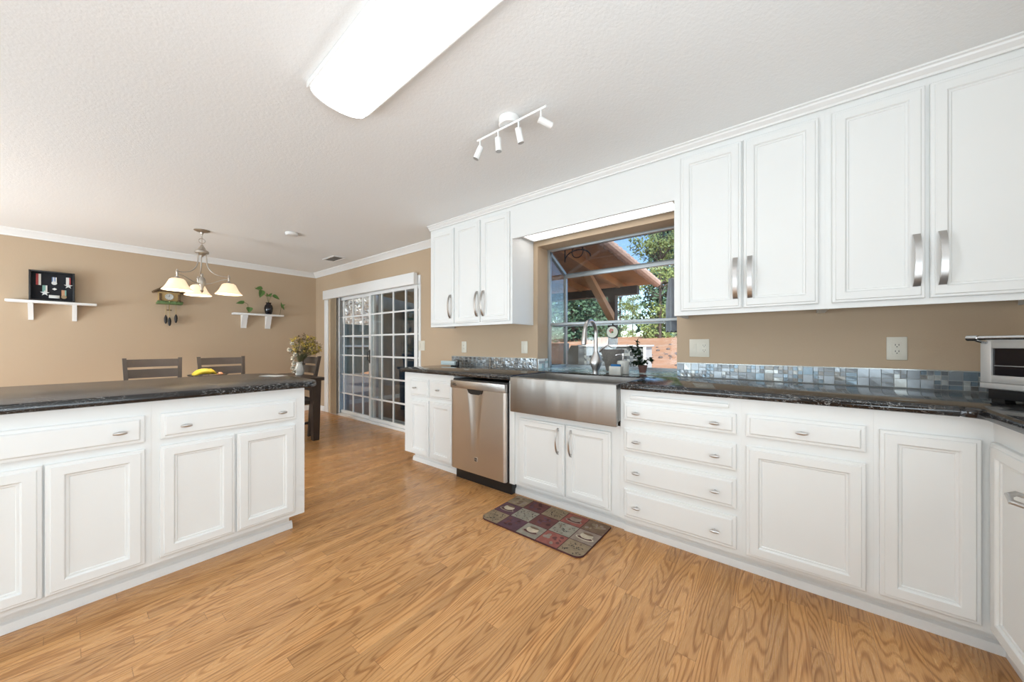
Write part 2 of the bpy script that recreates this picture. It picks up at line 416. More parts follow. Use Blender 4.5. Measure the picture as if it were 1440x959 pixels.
# sliding door
dr = bpy.data.objects.new('door_1', None); COL.objects.link(dr); dr['kind'] = 'structure'
XG = XW - 0.008
bm = B()
box(bm, XW - .014, XW - .0003, 3.70, 3.765, 0, SZ1 + .05, .003); box(bm, XW - .014, XW - .0003, 5.765, 5.905, 0, SZ1, .003); box(bm, XW + .07, XO, SY0, SY0 + .03, 0, SZ1); box(bm, XW + .07, XO, SY1 - .03, SY1, 0, SZ1)
box(bm, XW - .012, XO, SY0, SY1, SZ1 - .06, SZ1 + .05); box(bm, XW - .02, XO, SY0, SY1, 0, 0.035, .003)
box(bm, XW - .014, XW + .02, 6.17, 6.30, 0, SZ1 + .05, .003)
part('casing', bm, M['trim'], dr)
def slab(name, x, y0, y1, mun):
    z0, z1, s = 0.04, SZ1 - .062, 0.045
    bm = B(); box(bm, x - .016, x + .016, y0, y0 + s, z0, z1, .002); box(bm, x - .016, x + .016, y1 - s, y1, z0, z1, .002)
    box(bm, x - .016, x + .016, y0 + s, y1 - s, z1 - s, z1); box(bm, x - .016, x + .016, y0 + s, y1 - s, z0, z0 + s)
    for yy in mun: box(bm, x - .007, x + .007, yy - .012, yy + .012, z0 + s, z1 - s)
    for zz in (0.362, 0.672, 0.982, 1.292, 1.602): box(bm, x - .0065, x + .0065, y0 + s, y1 - s, zz - .011, zz + .011)
    o = part(name, bm, M['trim'], dr)
    part('pane', box(B(), x - .003, x + .003, y0 + s, y1 - s, z0 + s, z1 - s), M['glass'], o)
    return o
slab('fixed_panel', XG + .02, SY0 + .005, 4.87, (4.545, 4.26, 3.975))
sp = slab('sliding_panel', XG + .055, 4.79, 6.06, (5.72, 5.425, 5.13))
bm = B(); box(bm, XG + .002, XG + .0045, 4.832, 4.862, .88, 1.08, .001); tube(bm, [(XG + .003, 4.846, .91), (XG - .03, 4.846, .93), (XG - .03, 4.846, 1.04), (XG + .003, 4.846, 1.06)], .007)
part('door_handle', bm, M['black'], dr)
bm = B()   # insect screen outside the fixed half
xs = XG + .10
box(bm, xs - .008, xs + .008, 4.66, 4.76, .05, SZ1 - .06); box(bm, xs - .008, xs + .008, 3.76, 3.80, .05, SZ1 - .06)
box(bm, xs - .008, xs + .008, 3.80, 4.66, .05, .10); box(bm, xs - .008, xs + .008, 3.80, 4.66, SZ1 - .1, SZ1 - .06)
so = part('screen_frame', bm, M['alu'], dr)
part('screen_mesh', box(B(), xs - .001, xs + .001, 3.80, 4.66, .10, SZ1 - .1), M['screen'], so)

bl = thing('vertical_blind', 'tan vertical blinds drawn to the left of the sliding door under a white valance', 'blinds', (XW - .05, 5.9, 0))
bm = B()
for k in range(8):
    yy = 5.79 + k * .028
    prism(bm, [(-.012, -.042), (-.004, -.02), (0, 0), (.004, .02), (.012, .042), (.014, .042), (.006, .02), (.002, 0), (-.002, -.02), (-.010, -.042)], lambda p, q, a, yy=yy: (XW - .050 + p * .8, yy + .02 + q, a), 0.02, 1.93)
part('vanes', bm, M['blindtan'], bl)
bm = B(); box(bm, XW - .075, XW - .016, 3.69, 6.22, 1.915, 2.065, .006)
v_ = part('valance', bm, M['trim'], bl)

# garden window: box that stands out of the wall
XGW, ZT, ZFT = 3.28, 2.074, 1.90
gw = bpy.data.objects.new('window_1', None); COL.objects.link(gw); gw['kind'] = 'structure'
y0, y1 = WY0 - .0, WY1 - .0
bm = B(); s = 0.028
for yy in (y0 + s / 2, y1 - s / 2):
    box(bm, XO - .012, XO + .02, yy - s / 2, yy + s / 2, WZ0, ZT, .002)
    box(bm, XGW - .02, XGW + .01, yy - s / 2, yy + s / 2, WZ0, ZFT, .002)
    box(bm, XO, XGW, yy - s / 2, yy + s / 2, WZ0, WZ0 + .022)
    prism(bm, [(XO, ZT - .03), (XGW, ZFT - .035), (XGW, ZFT), (XO, ZT)], lambda p, q, a: (p, a, q), yy - s / 2, yy + s / 2)
box(bm, XO - .012, XO + .02, y0, y1, ZT - .006, ZT + .012, .002)
box(bm, XGW - .022, XGW + .012, y0, y1, ZFT - .045, ZFT, .003)
box(bm, XGW - .02, XGW + .01, y0, y1, WZ0, WZ0 + .02)
part('frame', bm, M['alu'], gw)
box_ = lambda *a, **k: box(B(), *a, **k)
part('pane', box_(XGW - .006, XGW, y0 + s, y1 - s, WZ0 + .02, ZFT - .045), M['glass'], gw)
part('pane', prism(B(), [(XO + .02, ZT - .012), (XGW - .02, ZFT - .014), (XGW - .02, ZFT - .009), (XO + .02, ZT - .007)], lambda p, q, a: (p, a, q), y0 + s, y1 - s), M['glass'], gw)
for yy in (y0 + s / 2, y1 - s / 2):
    part('pane', prism(B(), [(XO + .02, WZ0 + .022), (XGW - .02, WZ0 + .022), (XGW - .02, ZFT - .035), (XO + .02, ZT - .035)], lambda p, q, a: (p, a, q), yy - .003, yy + .003), M['glass'], gw)
bm = B(); box(bm, XO - .004, XO + .012, y0 + s, y1 - s, 1.343, 1.366, .002)
box(bm, XO + .012, XGW - .02, y1 - s - .014, y1 - s, 1.343, 1.360); box(bm, XO + .012, XGW - .02, y0 + s, y0 + s + .014, 1.343, 1.360)
box(bm, XGW - .03, XGW - .02, y0 + s, y1 - s, 1.343, 1.360)
sh = part('shelf_rail', bm, M['alu'], gw)
part('shelf_glass', box_(XO + .012, XGW - .03, y0 + s + .014, y1 - s - .014, 1.350, 1.356), M['glass'], sh)

def mosaic(bm, fm, u0, u1, v0, v1, cell, rng, nm, gap=0.0030, th=0.006, sub=0.42, gi=0):
    nu = max(1, round((u1 - u0) / cell)); nv = max(1, round((v1 - v0) / cell)); cu = (u1 - u0) / nu; cv = (v1 - v0) / nv
    def tile(a0, a1, b0, b1):
        mi = 1 + rng.choice(nm); j = rng.uniform(-.0008, .0008); k = rng.uniform(-.0008, .0008)
        q = [(a0 + gap / 2, b0 + gap / 2, j), (a1 - gap / 2, b0 + gap / 2, -j), (a1 - gap / 2, b1 - gap / 2, k), (a0 + gap / 2, b1 - gap / 2, -k)]
        top = [bm.verts.new(fm(a, th + e, b)) for a, b, e in q]; bot = [bm.verts.new(fm(a, 0.001, b)) for a, b, e in q]
        fs = [bm.faces.new(top)] + [bm.faces.new((bot[i], bot[(i + 1) % 4], top[(i + 1) % 4], top[i])) for i in range(4)]
        for f in fs: f.material_index = mi
    for i in range(nu):
        for j in range(nv):
            a, b = u0 + i * cu, v0 + j * cv; r = rng.random()
            if r < sub * .6:
                for ii in (0, 1):
                    for jj in (0, 1): tile(a + ii * cu / 2, a + (ii + 1) * cu / 2, b + jj * cv / 2, b + (jj + 1) * cv / 2)
            elif r < sub:
                for jj in (0, 1): tile(a, a + cu, b + jj * cv / 2, b + (jj + 1) * cv / 2)
            else: tile(a, a + cu, b, b + cv)
# tiled window sill, level with the counter
rng = random.Random(3); bm = B(); box(bm, XW, XGW - .02, WY0, WY1, WZ0 - .04, WZ0 - .005, mi=0)
mosaic(bm, lambda u, w, v: (v, u, WZ0 - .006 + w), WY0, WY1, XW + .004, XGW - .022, .05, rng, [0, 1, 1, 2, 3])
struct('window_sill_1', bm, [GROUT, AQ[0], AQ[1], TL[1], AQ[2]], smooth=False)

# unseen windows added for the fill lamps: frames and solid panels blocking the sun
def wframe(name, fm, a0, a1, b0, b1):
    bm = B(); s = .06
    o2 = B(); fm(o2, a0 + s, a1 - s, b0 + s, b1 - s)
    for p in ((a0, a0 + s, b0, b1), (a1 - s, a1, b0, b1), (a0 + s, a1 - s, b0, b0 + s), (a0 + s, a1 - s, b1 - s, b1)):
        fm(bm, *p)
    o = part(name, bm, M['trim']); o['kind'] = 'structure'; part('sun_block', o2, M['trim'], o)  # opaque white panel added to stop sun entering the opening
wframe('added_window_2', lambda bm, a, b, c, d: box(bm, XL - .13, XL - .05, a, b, c, d), -0.1, 2.5, .3, 2.4)
wframe('added_window_3', lambda bm, a, b, c, d: box(bm, XL - .13, XL - .05, a, b, c, d), 3.9, 5.9, .3, 2.4)
wframe('added_window_4', lambda bm, a, b, c, d: box(bm, a, b, YB - .13, YB - .05, c, d), -1.9, .8, .25, 2.35)

# ---------------------------------------------------------------- cabinets
FR = 2.085; FD = 2.065; FT = 2.16
fW = lambda F: (lambda u, w, z: (F - w, u, z))            # window run: fronts face -X, u = Y
fI = lambda F: (lambda u, w, z: (u, F - w, z))            # peninsula: fronts face -Y, u = X
fRn = lambda F: (lambda u, w, z: (u, F + w, z))           # return: fronts face +Y, u = X
DOOR = [(0, 0), (0, .013), (.003, .0155), (.012, .0165), (.015, .0205), (.048, .0205), (.051, .018), (.054, .0125), (.061, .0115), (.064, .008)]
DRAW = [(0, 0), (0, .011), (.004, .013), (.014, .014), (.018, .0195), (.021, .0205)]
def lbox(fm, u0, u1, w0, w1, z0, z1, bev=0, bm=None, mi=0):
    bm = bm or B()
    a = fm(u0, w0, z0); b = fm(u1, w1, z1)
    return box(bm, a[0], b[0], a[1], b[1], a[2], b[2], bev, mi)
def door(fm, u0, u1, z0, z1, parent, name='door', loops=DOOR):
    return part(name, rloops(B(), fm, min(u0, u1), max(u0, u1), z0, z1, loops), M['white'], parent, ang=12)
def drawer(fm, u0, u1, z0, z1, parent): return door(fm, u0, u1, z0, z1, parent, 'drawer', DRAW)
def knob(fm, u, z, parent, w0=.0205, L=.044):
    bm = B(); p = [fm(u, w0 - .001, z), fm(u, w0 + .018, z)]
    tube(bm, p, .006, 8)
    n = 9; pts = [fm(u - L / 2 + L * i / (n - 1), w0 + .023, z) for i in range(n)]
    tube(bm, pts, [.004 + .0045 * math.sin(PI * i / (n - 1)) for i in range(n)], 8)
    return part('knob', bm, M['nickel'], parent, 'brushed nickel knob')
def pull(fm, u, z0, z1, parent, wid=.024, rise=.034, w0=.0205):
    bm = B(); n = 13; th = .0045; prev = None
    for i in range(n):
        s = i / (n - 1); zz = z0 + (z1 - z0) * s; w = w0 + rise * (1 - (2 * s - 1) ** 2) ** .75 + .001
        hw = wid / 2 * (1 - .12 * math.sin(PI * s))
        vs = [bm.verts.new(fm(u + a, w + b, zz)) for a, b in ((-hw, 0), (hw, 0), (hw, th), (-hw, th))]
        if prev:
            for k in range(4): bm.faces.new((prev[k], prev[(k + 1) % 4], vs[(k + 1) % 4], vs[k]))
        else: bm.faces.new(vs)
        prev = vs
    bm.faces.new(prev)
    for s in (.1, .9):
        zz = z0 + (z1 - z0) * s; w = w0 + rise * (1 - (2 * s - 1) ** 2) ** .75
        tube(bm, [fm(u, w0 - .002, zz), fm(u, w + .002, zz)], .005, 8)
    return part('handle', bm, M['nickel'], parent, 'arched brushed nickel handle')
def base_body(fm, u0, u1, back, root, top=.885, toe=.075, e0=False, e1=False, face=0.0):
    """carcass in one mesh: face-frame box, toe board and shoe moulding; face = w of the face plane"""
    bm = B(); lbox(fm, u0, u1, -back, face, .10, top, 0, bm)
    a0 = u0 + (.06 if e0 else 0); a1 = u1 - (.06 if e1 else 0)
    lbox(fm, a0, a1, -back, face - toe, 0.0, .10, 0, bm)
    r = part('body', bm, M['white'], root)
    s0 = a0 - (.014 if e0 else 0); s1 = a1 + (.014 if e1 else 0)
    prf = [(face - toe, 0), (face - toe + .016, 0), (face - toe + .016, .016), (face - toe + .011, .036), (face - toe, .045)]
    part('toe_moulding', prism(B(), prf, lambda p, q, a: fm(a, p, q), s0, s1), M['trim'], root)
    return r
BK = XW - FR - .003
f = fW(FR)

c = thing('base_cabinet', 'narrow white base cabinet with two doors and two small drawers, left of the dishwasher', 'cabinet', (FR, 2.65, 0))
base_body(f, 2.287, 3.0, BK, c, e1=True)
for u0, u1, kx in ((2.62, 2.90, 2.80), (2.30, 2.592, 2.465)):
    d_ = drawer(f, u0, u1, .665, .825, c); knob(f, kx, .745, d_)
    door(f, u0, u1, .11, .632, c)

dw = thing('dishwasher', 'stainless steel dishwasher between white base cabinets', 'dishwasher', (FR, 1.97, 0))
bm = B(); box(bm, FR - .005, XW - .03, 1.668, 2.285, .10, .862)
box(bm, FR + .03, XW - .03, 1.668, 2.285, .0, .10); part('body', bm, M['black'], dw, 'black tub and kick plate')
# door with a scooped channel under the pocket handle
bm = B(); N = 60; Y0, Y1, Z0, Z1 = 1.676, 2.279, .108, .788; nz = 24; grid = []
xf = 2.045
for i in range(N + 1):
    yy = Y0 + (Y1 - Y0) * i / N; colv = []
    for j in range(nz + 1):
        zz = Z0 + (Z1 - Z0) * j / nz; s = (zz - Z0) / (Z1 - Z0)
        hw = .048 + .047 * max(0, (s - .45) / .55) ** 1.6
        dq = abs(yy - 1.993) / hw; dep = 0.016 * max(0, min(1, (s - .08) / .8)) * (max(0, 1 - dq * dq)) ** 1.2
        edge = min((yy - Y0), (Y1 - yy)); rnd = .010 * (1 - min(1, edge / .02)) ** 2
        colv.append(bm.verts.new((xf + dep + rnd, yy, zz)))
    grid.append(colv)
for i in range(N):
    for j in range(nz): bm.faces.new((grid[i][j], grid[i + 1][j], grid[i + 1][j + 1], grid[i][j + 1]))
bk = [bm.verts.new((FR - .006, yy, zz)) for yy, zz in ((Y0, Z0), (Y1, Z0), (Y1, Z1), (Y0, Z1))]
bm.faces.new(bk)
bm.faces.new([grid[i][0] for i in range(N + 1)] + [bk[1], bk[0]]); bm.faces.new([grid[i][nz] for i in range(N + 1)] + [bk[2], bk[3]])
bm.faces.new([grid[0][j] for j in range(nz + 1)] + [bk[3], bk[0]]); bm.faces.new([grid[N][j] for j in range(nz + 1)] + [bk[2], bk[1]])
dd = part('door', bm, M['steel_light'], dw, ang=40)
bm = B(); prism(bm, [(-.088, 0), (.088, 0), (.070, -.030), (.045, -.040), (-.045, -.040), (-.070, -.030)], lambda p, q, a: (a, 1.993 + p, .789 + q), xf - .004, xf + .004)
part('pocket_handle', bm, M['black'], dd)
bm = B(); box(bm, xf - .006, FR - .006, Y0, Y1, .789, .853, .003)
cp = part('control_panel', bm, M['nickel'], dw, 'flat grey control strip')
bm = B()
for k, (a, b) in enumerate(((.000, .040), (.000, .052))): box(bm, xf - .0066, xf - .0055, 2.255 - b, 2.255 - a, .822 - k * .012, .828 - k * .012)
part('printed_label', bm, M['dark_slot'], cp)
bm = B()   # small square emblem
for a in ((-.017, -.014, -.017, .017), (.014, .017, -.017, .017), (-.014, .014, .014, .017), (-.014, .014, -.017, -.014)):
    box(bm, xf - .0025, xf + .002, 1.985 + a[0], 1.985 + a[1], .225 + a[2], .225 + a[3], mi=0)
box(bm, xf - .0015, xf + .002, 1.971, 1.999, .211, .239, mi=1)
box(bm, xf - .0025, xf + .001, 1.990, 1.993, .215, .236, mi=0); box(bm, xf - .0025, xf + .001, 1.978, 1.981, .215, .228, mi=0); box(bm, xf - .0025, xf + .001, 1.981, 1.990, .226, .229, mi=0)
part('emblem', bm, [M['silver'], M['dark_slot']], dd)

c = thing('sink_cabinet', 'white two-door base cabinet under the apron sink', 'cabinet', (FR, 1.22, 0))
base_body(f, .8018, 1.6665, BK, c, top=.655, face=-.012)
bm = B(); box(bm, FR - .004, FR + .1, 1.617, 1.665, .1, .884, .002); part('filler_panel', bm, M['white'], c)
fs = fW(FR + .012)
for u0, u1, pu in ((1.190, 1.575, 1.235), (.862, 1.178, 1.135)):
    d_ = door(fs, u0, u1, .125, .612, c); pull(fs, pu, .405, .585, d_, wid=.013)

c = thing('drawer_cabinet', 'white base cabinet with four drawers right of the sink', 'cabinet', (FR, .49, 0))
base_body(f, .1802, .8016, BK, c)
for z0, z1, kz in ((.705, .806, .752), (.522, .655, .585), (.330, .482, .404), (.126, .291, .202)):
    d_ = drawer(f, .205, .775, z0, z1, c); knob(f, .696, kz, d_); knob(f, .296, kz, d_)
bm = lbox(f, .238, .738, -.3, .012, .832, .853, .002)
part('pull_out_board', bm, M['white'], c)

c = thing('base_cabinet', 'white base cabinet with one wide drawer above one door, right of the four-drawer cabinet', 'cabinet', (FR, -.045, 0))
base_body(f, -.2798, .180, BK, c)
d_ = drawer(f, -.256, .163, .702, .812, c); knob(f, -.048, .755, d_)
door(f, -.256, .163, .118, .655, c)

RF = -.587; fr_ = fRn(RF)
c = thing('corner_cabinet', 'white corner base cabinet with two doors meeting at the inner corner, under the toaster oven', 'cabinet', (FR, RF, 0))
bm = B(); box(bm, FR, XW - .003, -1.2, -.280, .10, .885); box(bm, 1.52, FR, -1.2, RF, .10, .885)
box(bm, FT, XW - .003, -1.2, -.280, 0, .10); box(bm, 1.52, FT, -1.2, RF - .06, 0, .10)
part('body', bm, M['white'], c)
bm = B(); prf = [(0, 0), (.016, 0), (.016, .016), (.011, .036), (0, .045)]
prism(bm, prf, lambda p, q, a: (FT - p, a, q), RF - .06, -.280); prism(bm, prf, lambda p, q, a: (a, RF - .06 + p, q), 1.52, FT)
part('toe_moulding', bm, M['trim'], c)
door(f, -.557, -.296, .125, .805, c)
d_ = door(fr_, 1.56, 2.055, .125, .805, c)
bm = B(); tube(bm, [(1.815, RF + .018, .690), (1.812, RF + .035, .695), (1.80, RF + .052, .69), (1.785, RF + .052, .675), (1.78, RF + .018, .665)], [.007, .008, .009, .009, .007])
part('handle', bm, M['nickel'], d_, 'arched brushed nickel handle')

# upper cabinets
fu = fW(UF)
def upper(u0, u1, label, doors, pulls):
    c = thing('wall_cabinet', label, 'cabinet', (XW - .003, (u0 + u1) / 2, 1.34))
    bm = B(); box(bm, UF, XW - .003, u0, u1, 1.375, ZC - .003); 
    box(bm, UF, UF + .02, u0, u1, 1.34, 1.375); box(bm, UF + .02, XW - .003, u0, u0 + .018, 1.34, 1.375); box(bm, UF + .02, XW - .003, u1 - .018, u1, 1.34, 1.375)
    part('body', bm, M['white'], c)
    for (a, b), pu in zip(doors, pulls):
        d_ = door(fu, a, b, 1.368, 2.338, c); pull(fu, pu, 1.422, 1.662, d_)
upper(1.915, 3.035, 'white three-door wall cabinet left of the kitchen window', [(2.662, 3.015), (2.300, 2.632), (1.938, 2.274)], [2.70, 2.325, 2.245])
upper(-.150, .580, 'white two-door wall cabinet immediately right of the kitchen window', [(.214, .538), (-.124, .203)], [.242, .172])
upper(-.865, -.1502, 'large white two-door wall cabinet at the right edge, above the toaster oven', [(-.491, -.176), (-.840, -.506)], [-.463, -.540])

vl = thing('valance_light', 'lit white strip light under the bulkhead above the kitchen window', 'light', (2.6, 1.25, 2.13))
bm = B()
for a in ((2.50, 2.52, .60, 1.895), (2.715, 2.735, .60, 1.895), (2.52, 2.715, .60, .62), (2.52, 2.715, 1.875, 1.895)): box(bm, a[0], a[1], a[2], a[3], 2.125, 2.19)
part('housing', bm, M['trim'], vl); part('diffuser', box(B(), 2.52, 2.715, .62, 1.875, 2.132, 2.142), M['valance_lens'], vl)

# peninsula
IF_ = 2.392; fi = fI(IF_)
IB = 0.64
c = thing('peninsula_cabinet', 'white peninsula cabinet with a wide two-knob drawer, at the end next to the walkway', 'cabinet', (.6, IF_, 0))
base_body(fi, .2502, .925, IB, c, e1=True)
d_ = drawer(fi, .279, .876, .697, .820, c); knob(fi, .368, .752, d_); knob(fi, .791, .752, d_)
door(fi, .277, .569, .126, .664, c); door(fi, .578, .868, .126, .664, c)
c = thing('peninsula_cabinet', 'white peninsula cabinet cut off by the left edge of the photo', 'cabinet', (-.06, IF_, 0))
base_body(fi, -.4168, .250, IB, c)
d_ = drawer(fi, -.39, .227, .695, .820, c); knob(fi, .147, .756, d_); knob(fi, -.31, .756, d_)
door(fi, -.056, .227, .124, .662, c); door(fi, -.39, -.062, .124, .662, c)

# worktops
def top_mesh(poly, z0, z1, r=.012):
    bm = B(); n = 4; rings = []
    def inset(d):
        out = []; m = len(poly)
        for i in range(m):
            p0 = Vector(poly[i - 1]); p = Vector(poly[i]); p1 = Vector(poly[(i + 1) % m])
            e0 = (p - p0).normalized(); e1 = (p1 - p).normalized()
            n0 = Vector((-e0.y, e0.x)); n1 = Vector((-e1.y, e1.x)); k = n0 + n1
            k = k / max(.2, k.dot(n0)) if k.length > 1e-6 else n0
            out.append(p + k * d)
        return out
    prof = [(.010, z0), (.003, z0 + .003), (0, z0 + .010), (0, z1 - .016), (.003, z1 - .007), (.009, z1 - .002), (.014, z1)]
    for d, z in prof: rings.append([bm.verts.new((p.x, p.y, z)) for p in inset(d)])
    m = len(poly)
    for a, b in zip(rings, rings[1:]):
        for i in range(m): bm.faces.new((a[i], a[(i + 1) % m], b[(i + 1) % m], b[i]))
    bm.faces.new(rings[0]); bm.faces.new(rings[-1])
    return bm
def arc(cx, cy, r, a0, a1, n=8): return [(cx + r * math.cos(math.radians(a0 + (a1 - a0) * i / n)), cy + r * math.sin(math.radians(a0 + (a1 - a0) * i / n))) for i in range(n + 1)]
CF = 2.045; CZ0, CZ1 = .886, .925
poly = [(1.50, -1.245), (XW - .001, -1.245), (XW - .001, 3.055), (CF + .02, 3.055), (CF, 3.035), (CF, 1.622), (2.515, 1.622), (2.515, .788), (CF, .788), (CF, -.50)] + \
       arc(CF - .045, -.50, .045, 0, -90, 6) + [(1.50, -.545)]
# the list above must run counter-clockwise
ar = sum(poly[i - 1][0] * poly[i][1] - poly[i][0] * poly[i - 1][1] for i in range(len(poly)))
if ar < 0: poly.reverse()
single('granite_worktop', top_mesh(poly, CZ0, CZ1), M['granite'], 'long black granite worktop along the window wall, cut out around the sink', 'countertop', ang=25)
poly = [(-1.6, 2.352)] + arc(.90, 2.472, .12, -90, 0, 7) + arc(.82, 3.17, .20, 0, 90, 8) + [(-1.6, 3.37)]
single('granite_worktop', top_mesh(poly, CZ0, CZ1), M['granite_honed'], 'black granite worktop with rounded corner on the white peninsula', 'countertop', ang=25)
# back panel of the peninsula that carries the overhang
c = thing('peninsula_cabinet', 'plain white far end of the peninsula outside the left edge of the photo', 'cabinet', (-1.0, IF_, 0))
base_body(fi, -1.58, -.417, IB, c); drawer(fi, -1.55, -.44, .695, .82, c); door(fi, -1.55, -1.0, .124, .662, c); door(fi, -.99, -.44, .124, .662, c)

# backsplashes
rng = random.Random(11)
def splash(u0, u1, label, z1=1.02, cell=.0475, nm=(0, 0, 1, 2, 2, 4, 5, 1, 0), sub=.62):
    bm = B(); box(bm, XW - .008, XW - .0005, u0, u1, CZ1, z1)
    box(bm, XW - .016, XW - .0005, u0, u1, z1, z1 + .005, mi=5)
    mosaic(bm, lambda u, w, v: (XW - .008 - w, u, v), u0, u1, CZ1 + .001, z1, cell, rng, list(nm), sub=sub)
    return single('tile_backsplash', bm, [GROUT] + TL, label, 'backsplash', smooth=False)
splash(-1.2, WY0 - .003, 'low grey and blue mosaic backsplash right of the kitchen window, running behind the toaster oven')
splash(WY1 + .003, 3.055, 'low grey mosaic backsplash below the three-door wall cabinet', cell=.0316, nm=(0, 0, 5, 5, 1, 3), sub=.6)
bm = B(); box(bm, XW, XO - .02, WY1 - .0065, WY1 - .0005, CZ1, 1.02)
mosaic(bm, lambda u, w, v: (u, WY1 - .0065 - w, v), XW, XO - .02, CZ1 + .001, 1.02, .0475, rng, [0, 1, 1, 2], sub=.3)
single('tile_backsplash', bm, [GROUT, AQ[0], AQ[1], TL[1]], 'short pale aqua mosaic strip on the left side of the window recess', 'backsplash', smooth=False)

# ---------------------------------------------------------------- sink and faucet
s = thing('apron_sink', 'stainless steel apron-front sink below the kitchen window', 'sink', (2.25, 1.205, .66))
SY0_, SY1_ = .803, 1.613
bm = B(); box(bm, 2.022, 2.052, SY0_, SY1_, .662, .916, .006, seg=3); part('apron', bm, M['steel'], s)
bm = B()
bx0, bx1, bz = 2.066, 2.500, .70
for a in ((2.053, bx0, SY0_, SY1_), (bx1, 2.513, SY0_, SY1_), (bx0, bx1, SY0_, SY0_ + .014), (bx0, bx1, SY1_ - .014, SY1_)): box(bm, a[0], a[1], a[2], a[3], bz - .01, .916)
box(bm, bx0, bx1, SY0_ + .014, SY1_ - .014, bz - .01, bz); part('basin', bm, M['steel'], s)
bm = B(); lathe(bm, [(0, .003), (.03, .003), (.042, .006), (.045, .001), (.045, 0)], (2.30, 1.205, bz)); part('drain', bm, M['chrome'], s)

fa = thing('faucet', 'brushed steel gooseneck faucet with twisted body behind the sink', 'faucet', (2.68, 1.237, CZ1))
bm = B(); X0, Y0 = 2.68, 1.237
n = 26; prof = []
for i in range(19):
    q = i / 18; z = .21 * q; r = .026 + .022 * math.sin(PI * min(1, q * 1.15)) ** 2 - .012 * q
    prof.append((r, z))
rings = []
for r, z in prof:
    tw = z * 9
    rings.append([bm.verts.new((X0 + r * (1 + .16 * math.cos(2 * (2 * PI * k / n + tw))) * math.cos(2 * PI * k / n), Y0 + r * (1 + .16 * math.cos(2 * (2 * PI * k / n + tw))) * math.sin(2 * PI * k / n), CZ1 + z)) for k in range(n)])
for a, b in zip(rings, rings[1:]):
    for k in range(n): bm.faces.new((a[k], a[(k + 1) % n], b[(k + 1) % n], b[k]))
bm.faces.new(rings[0]); bm.faces.new(rings[-1]); part('body', bm, M['nickel'], fa, ang=60)
pts = [(X0, Y0, CZ1 + .20), (X0, Y0, CZ1 + .32)]
for i in range(1, 13):
    a = PI * i / 12 * .93; pts.append((X0 - .10 + .10 * math.cos(a), Y0, CZ1 + .32 + .10 * math.sin(a)))
ex = pts[-1]; bm = B(); tube(bm, pts, [.017] + [.0145] * (len(pts) - 1), 12); part('neck', bm, M['nickel'], fa)
bm = B(); dx = Vector((-.18, 0, -1)).normalized(); e = Vector(ex)
tube(bm, [e - dx * .01, e + dx * .03, e + dx * .10, e + dx * .115], [.0155, .019, .021, .017], 14); part('spray_head', bm, M['nickel'], fa)
bm = B(); tube(bm, [(X0, Y0 - .03, CZ1 + .17), (X0, Y0 - .06, CZ1 + .20), (X0 + .005, Y0 - .10, CZ1 + .225), (X0 + .01, Y0 - .14, CZ1 + .20)], [.009, .007, .006, .005]); part('lever', bm, M['chrome'], fa)

# sink-side things
b = B(); lathe(b, [(.052, 0), (.056, .01), (.066, .05), (.082, .11), (.098, .17), (.101, .185), (.096, .185), (.088, .16), (.070, .08), (.05, .02), (0, .018)], (2.975, 1.215, CZ1), 32)
single('planter_bowl', b, M['weave'], 'tapered grey brown bowl on the window sill behind the faucet', 'bowl')
sd = thing('soap_dispenser', 'white ribbed soap dispenser with chrome pump on the counter behind the sink', 'soap dispenser', (2.72, 1.05, CZ1))
bm = B(); lathe(bm, [(0, 0), (.040, 0), (.043, .004), (.043, .095), (.036, .102), (.013, .106), (0, .106)], (2.712, 1.022, CZ1), 48, wob=lambda k: 1 + .03 * (k % 2)); part('bottle', bm, M['ribbed'], sd)
bm = B(); tube(bm, [(2.712, 1.022, CZ1 + .10), (2.712, 1.022, CZ1 + .15)], .006); tube(bm, [(2.712, 1.022, CZ1 + .15), (2.70, 1.05, CZ1 + .153), (2.69, 1.075, CZ1 + .145)], .005); lathe(bm, [(0, .145), (.012, .145), (.012, .158), (0, .16)], (2.712, 1.022, CZ1), 12); part('pump', bm, M['chrome'], sd)
bm = B()
for a in ((2.600, 2.606, 1.000, 1.092), (2.640, 2.646, 1.000, 1.092), (2.606, 2.640, 1.000, 1.006), (2.606, 2.640, 1.086, 1.092)): box(bm, a[0], a[1], a[2], a[3], CZ1, CZ1 + .062, .002)
box(bm, 2.606, 2.64, 1.006, 1.086, CZ1, CZ1 + .006)
for k in range(11): box(bm, 2.5975, 2.600, 1.003 + k * .008, 1.007 + k * .008, CZ1 + .004, CZ1 + .056, .0008)
single('sponge_holder', bm, M['ribbed'], 'small white ribbed sponge holder at the back edge of the sink', 'holder')
bm = B(); box(bm, 2.609, 2.637, .999 + .010, 1.083, CZ1 + .0062, CZ1 + .078, .005)
single('sponge', bm, M['sponge'], 'blue sponge standing in the white ribbed holder by the sink', 'sponge')

def leaf(bm, base, tip, wid, fold=.15, up=Vector((0, 0, 1)), mi=0, heart=True):
    base = Vector(base); tip = Vector(tip); d = tip - base; L = d.length; d.normalize()
    s = d.cross(up); s = s.normalized() if s.length > 1e-4 else Vector((1, 0, 0)); nrm = s.cross(d)
    pro = [(0, .02), (.04, .6), (.15, .95), (.35, 1.0), (.6, .75), (.82, .36), (1, .01)] if heart else [(0, .05), (.25, .7), (.5, 1), (.75, .7), (1, .02)]
    rows = []
    for t_, w in pro:
        c_ = base + d * (L * t_) - nrm * (L * .18 * t_ * t_)
        rows.append([bm.verts.new(c_ - s * (wid / 2 * w) + nrm * wid * fold * w), bm.verts.new(c_), bm.verts.new(c_ + s * (wid / 2 * w) + nrm * wid * fold * w)])
    for a, b in zip(rows, rows[1:]):
        for k in (0, 1):
            f = bm.faces.new((a[k], a[k + 1], b[k + 1], b[k])); f.material_index = mi
    return bm

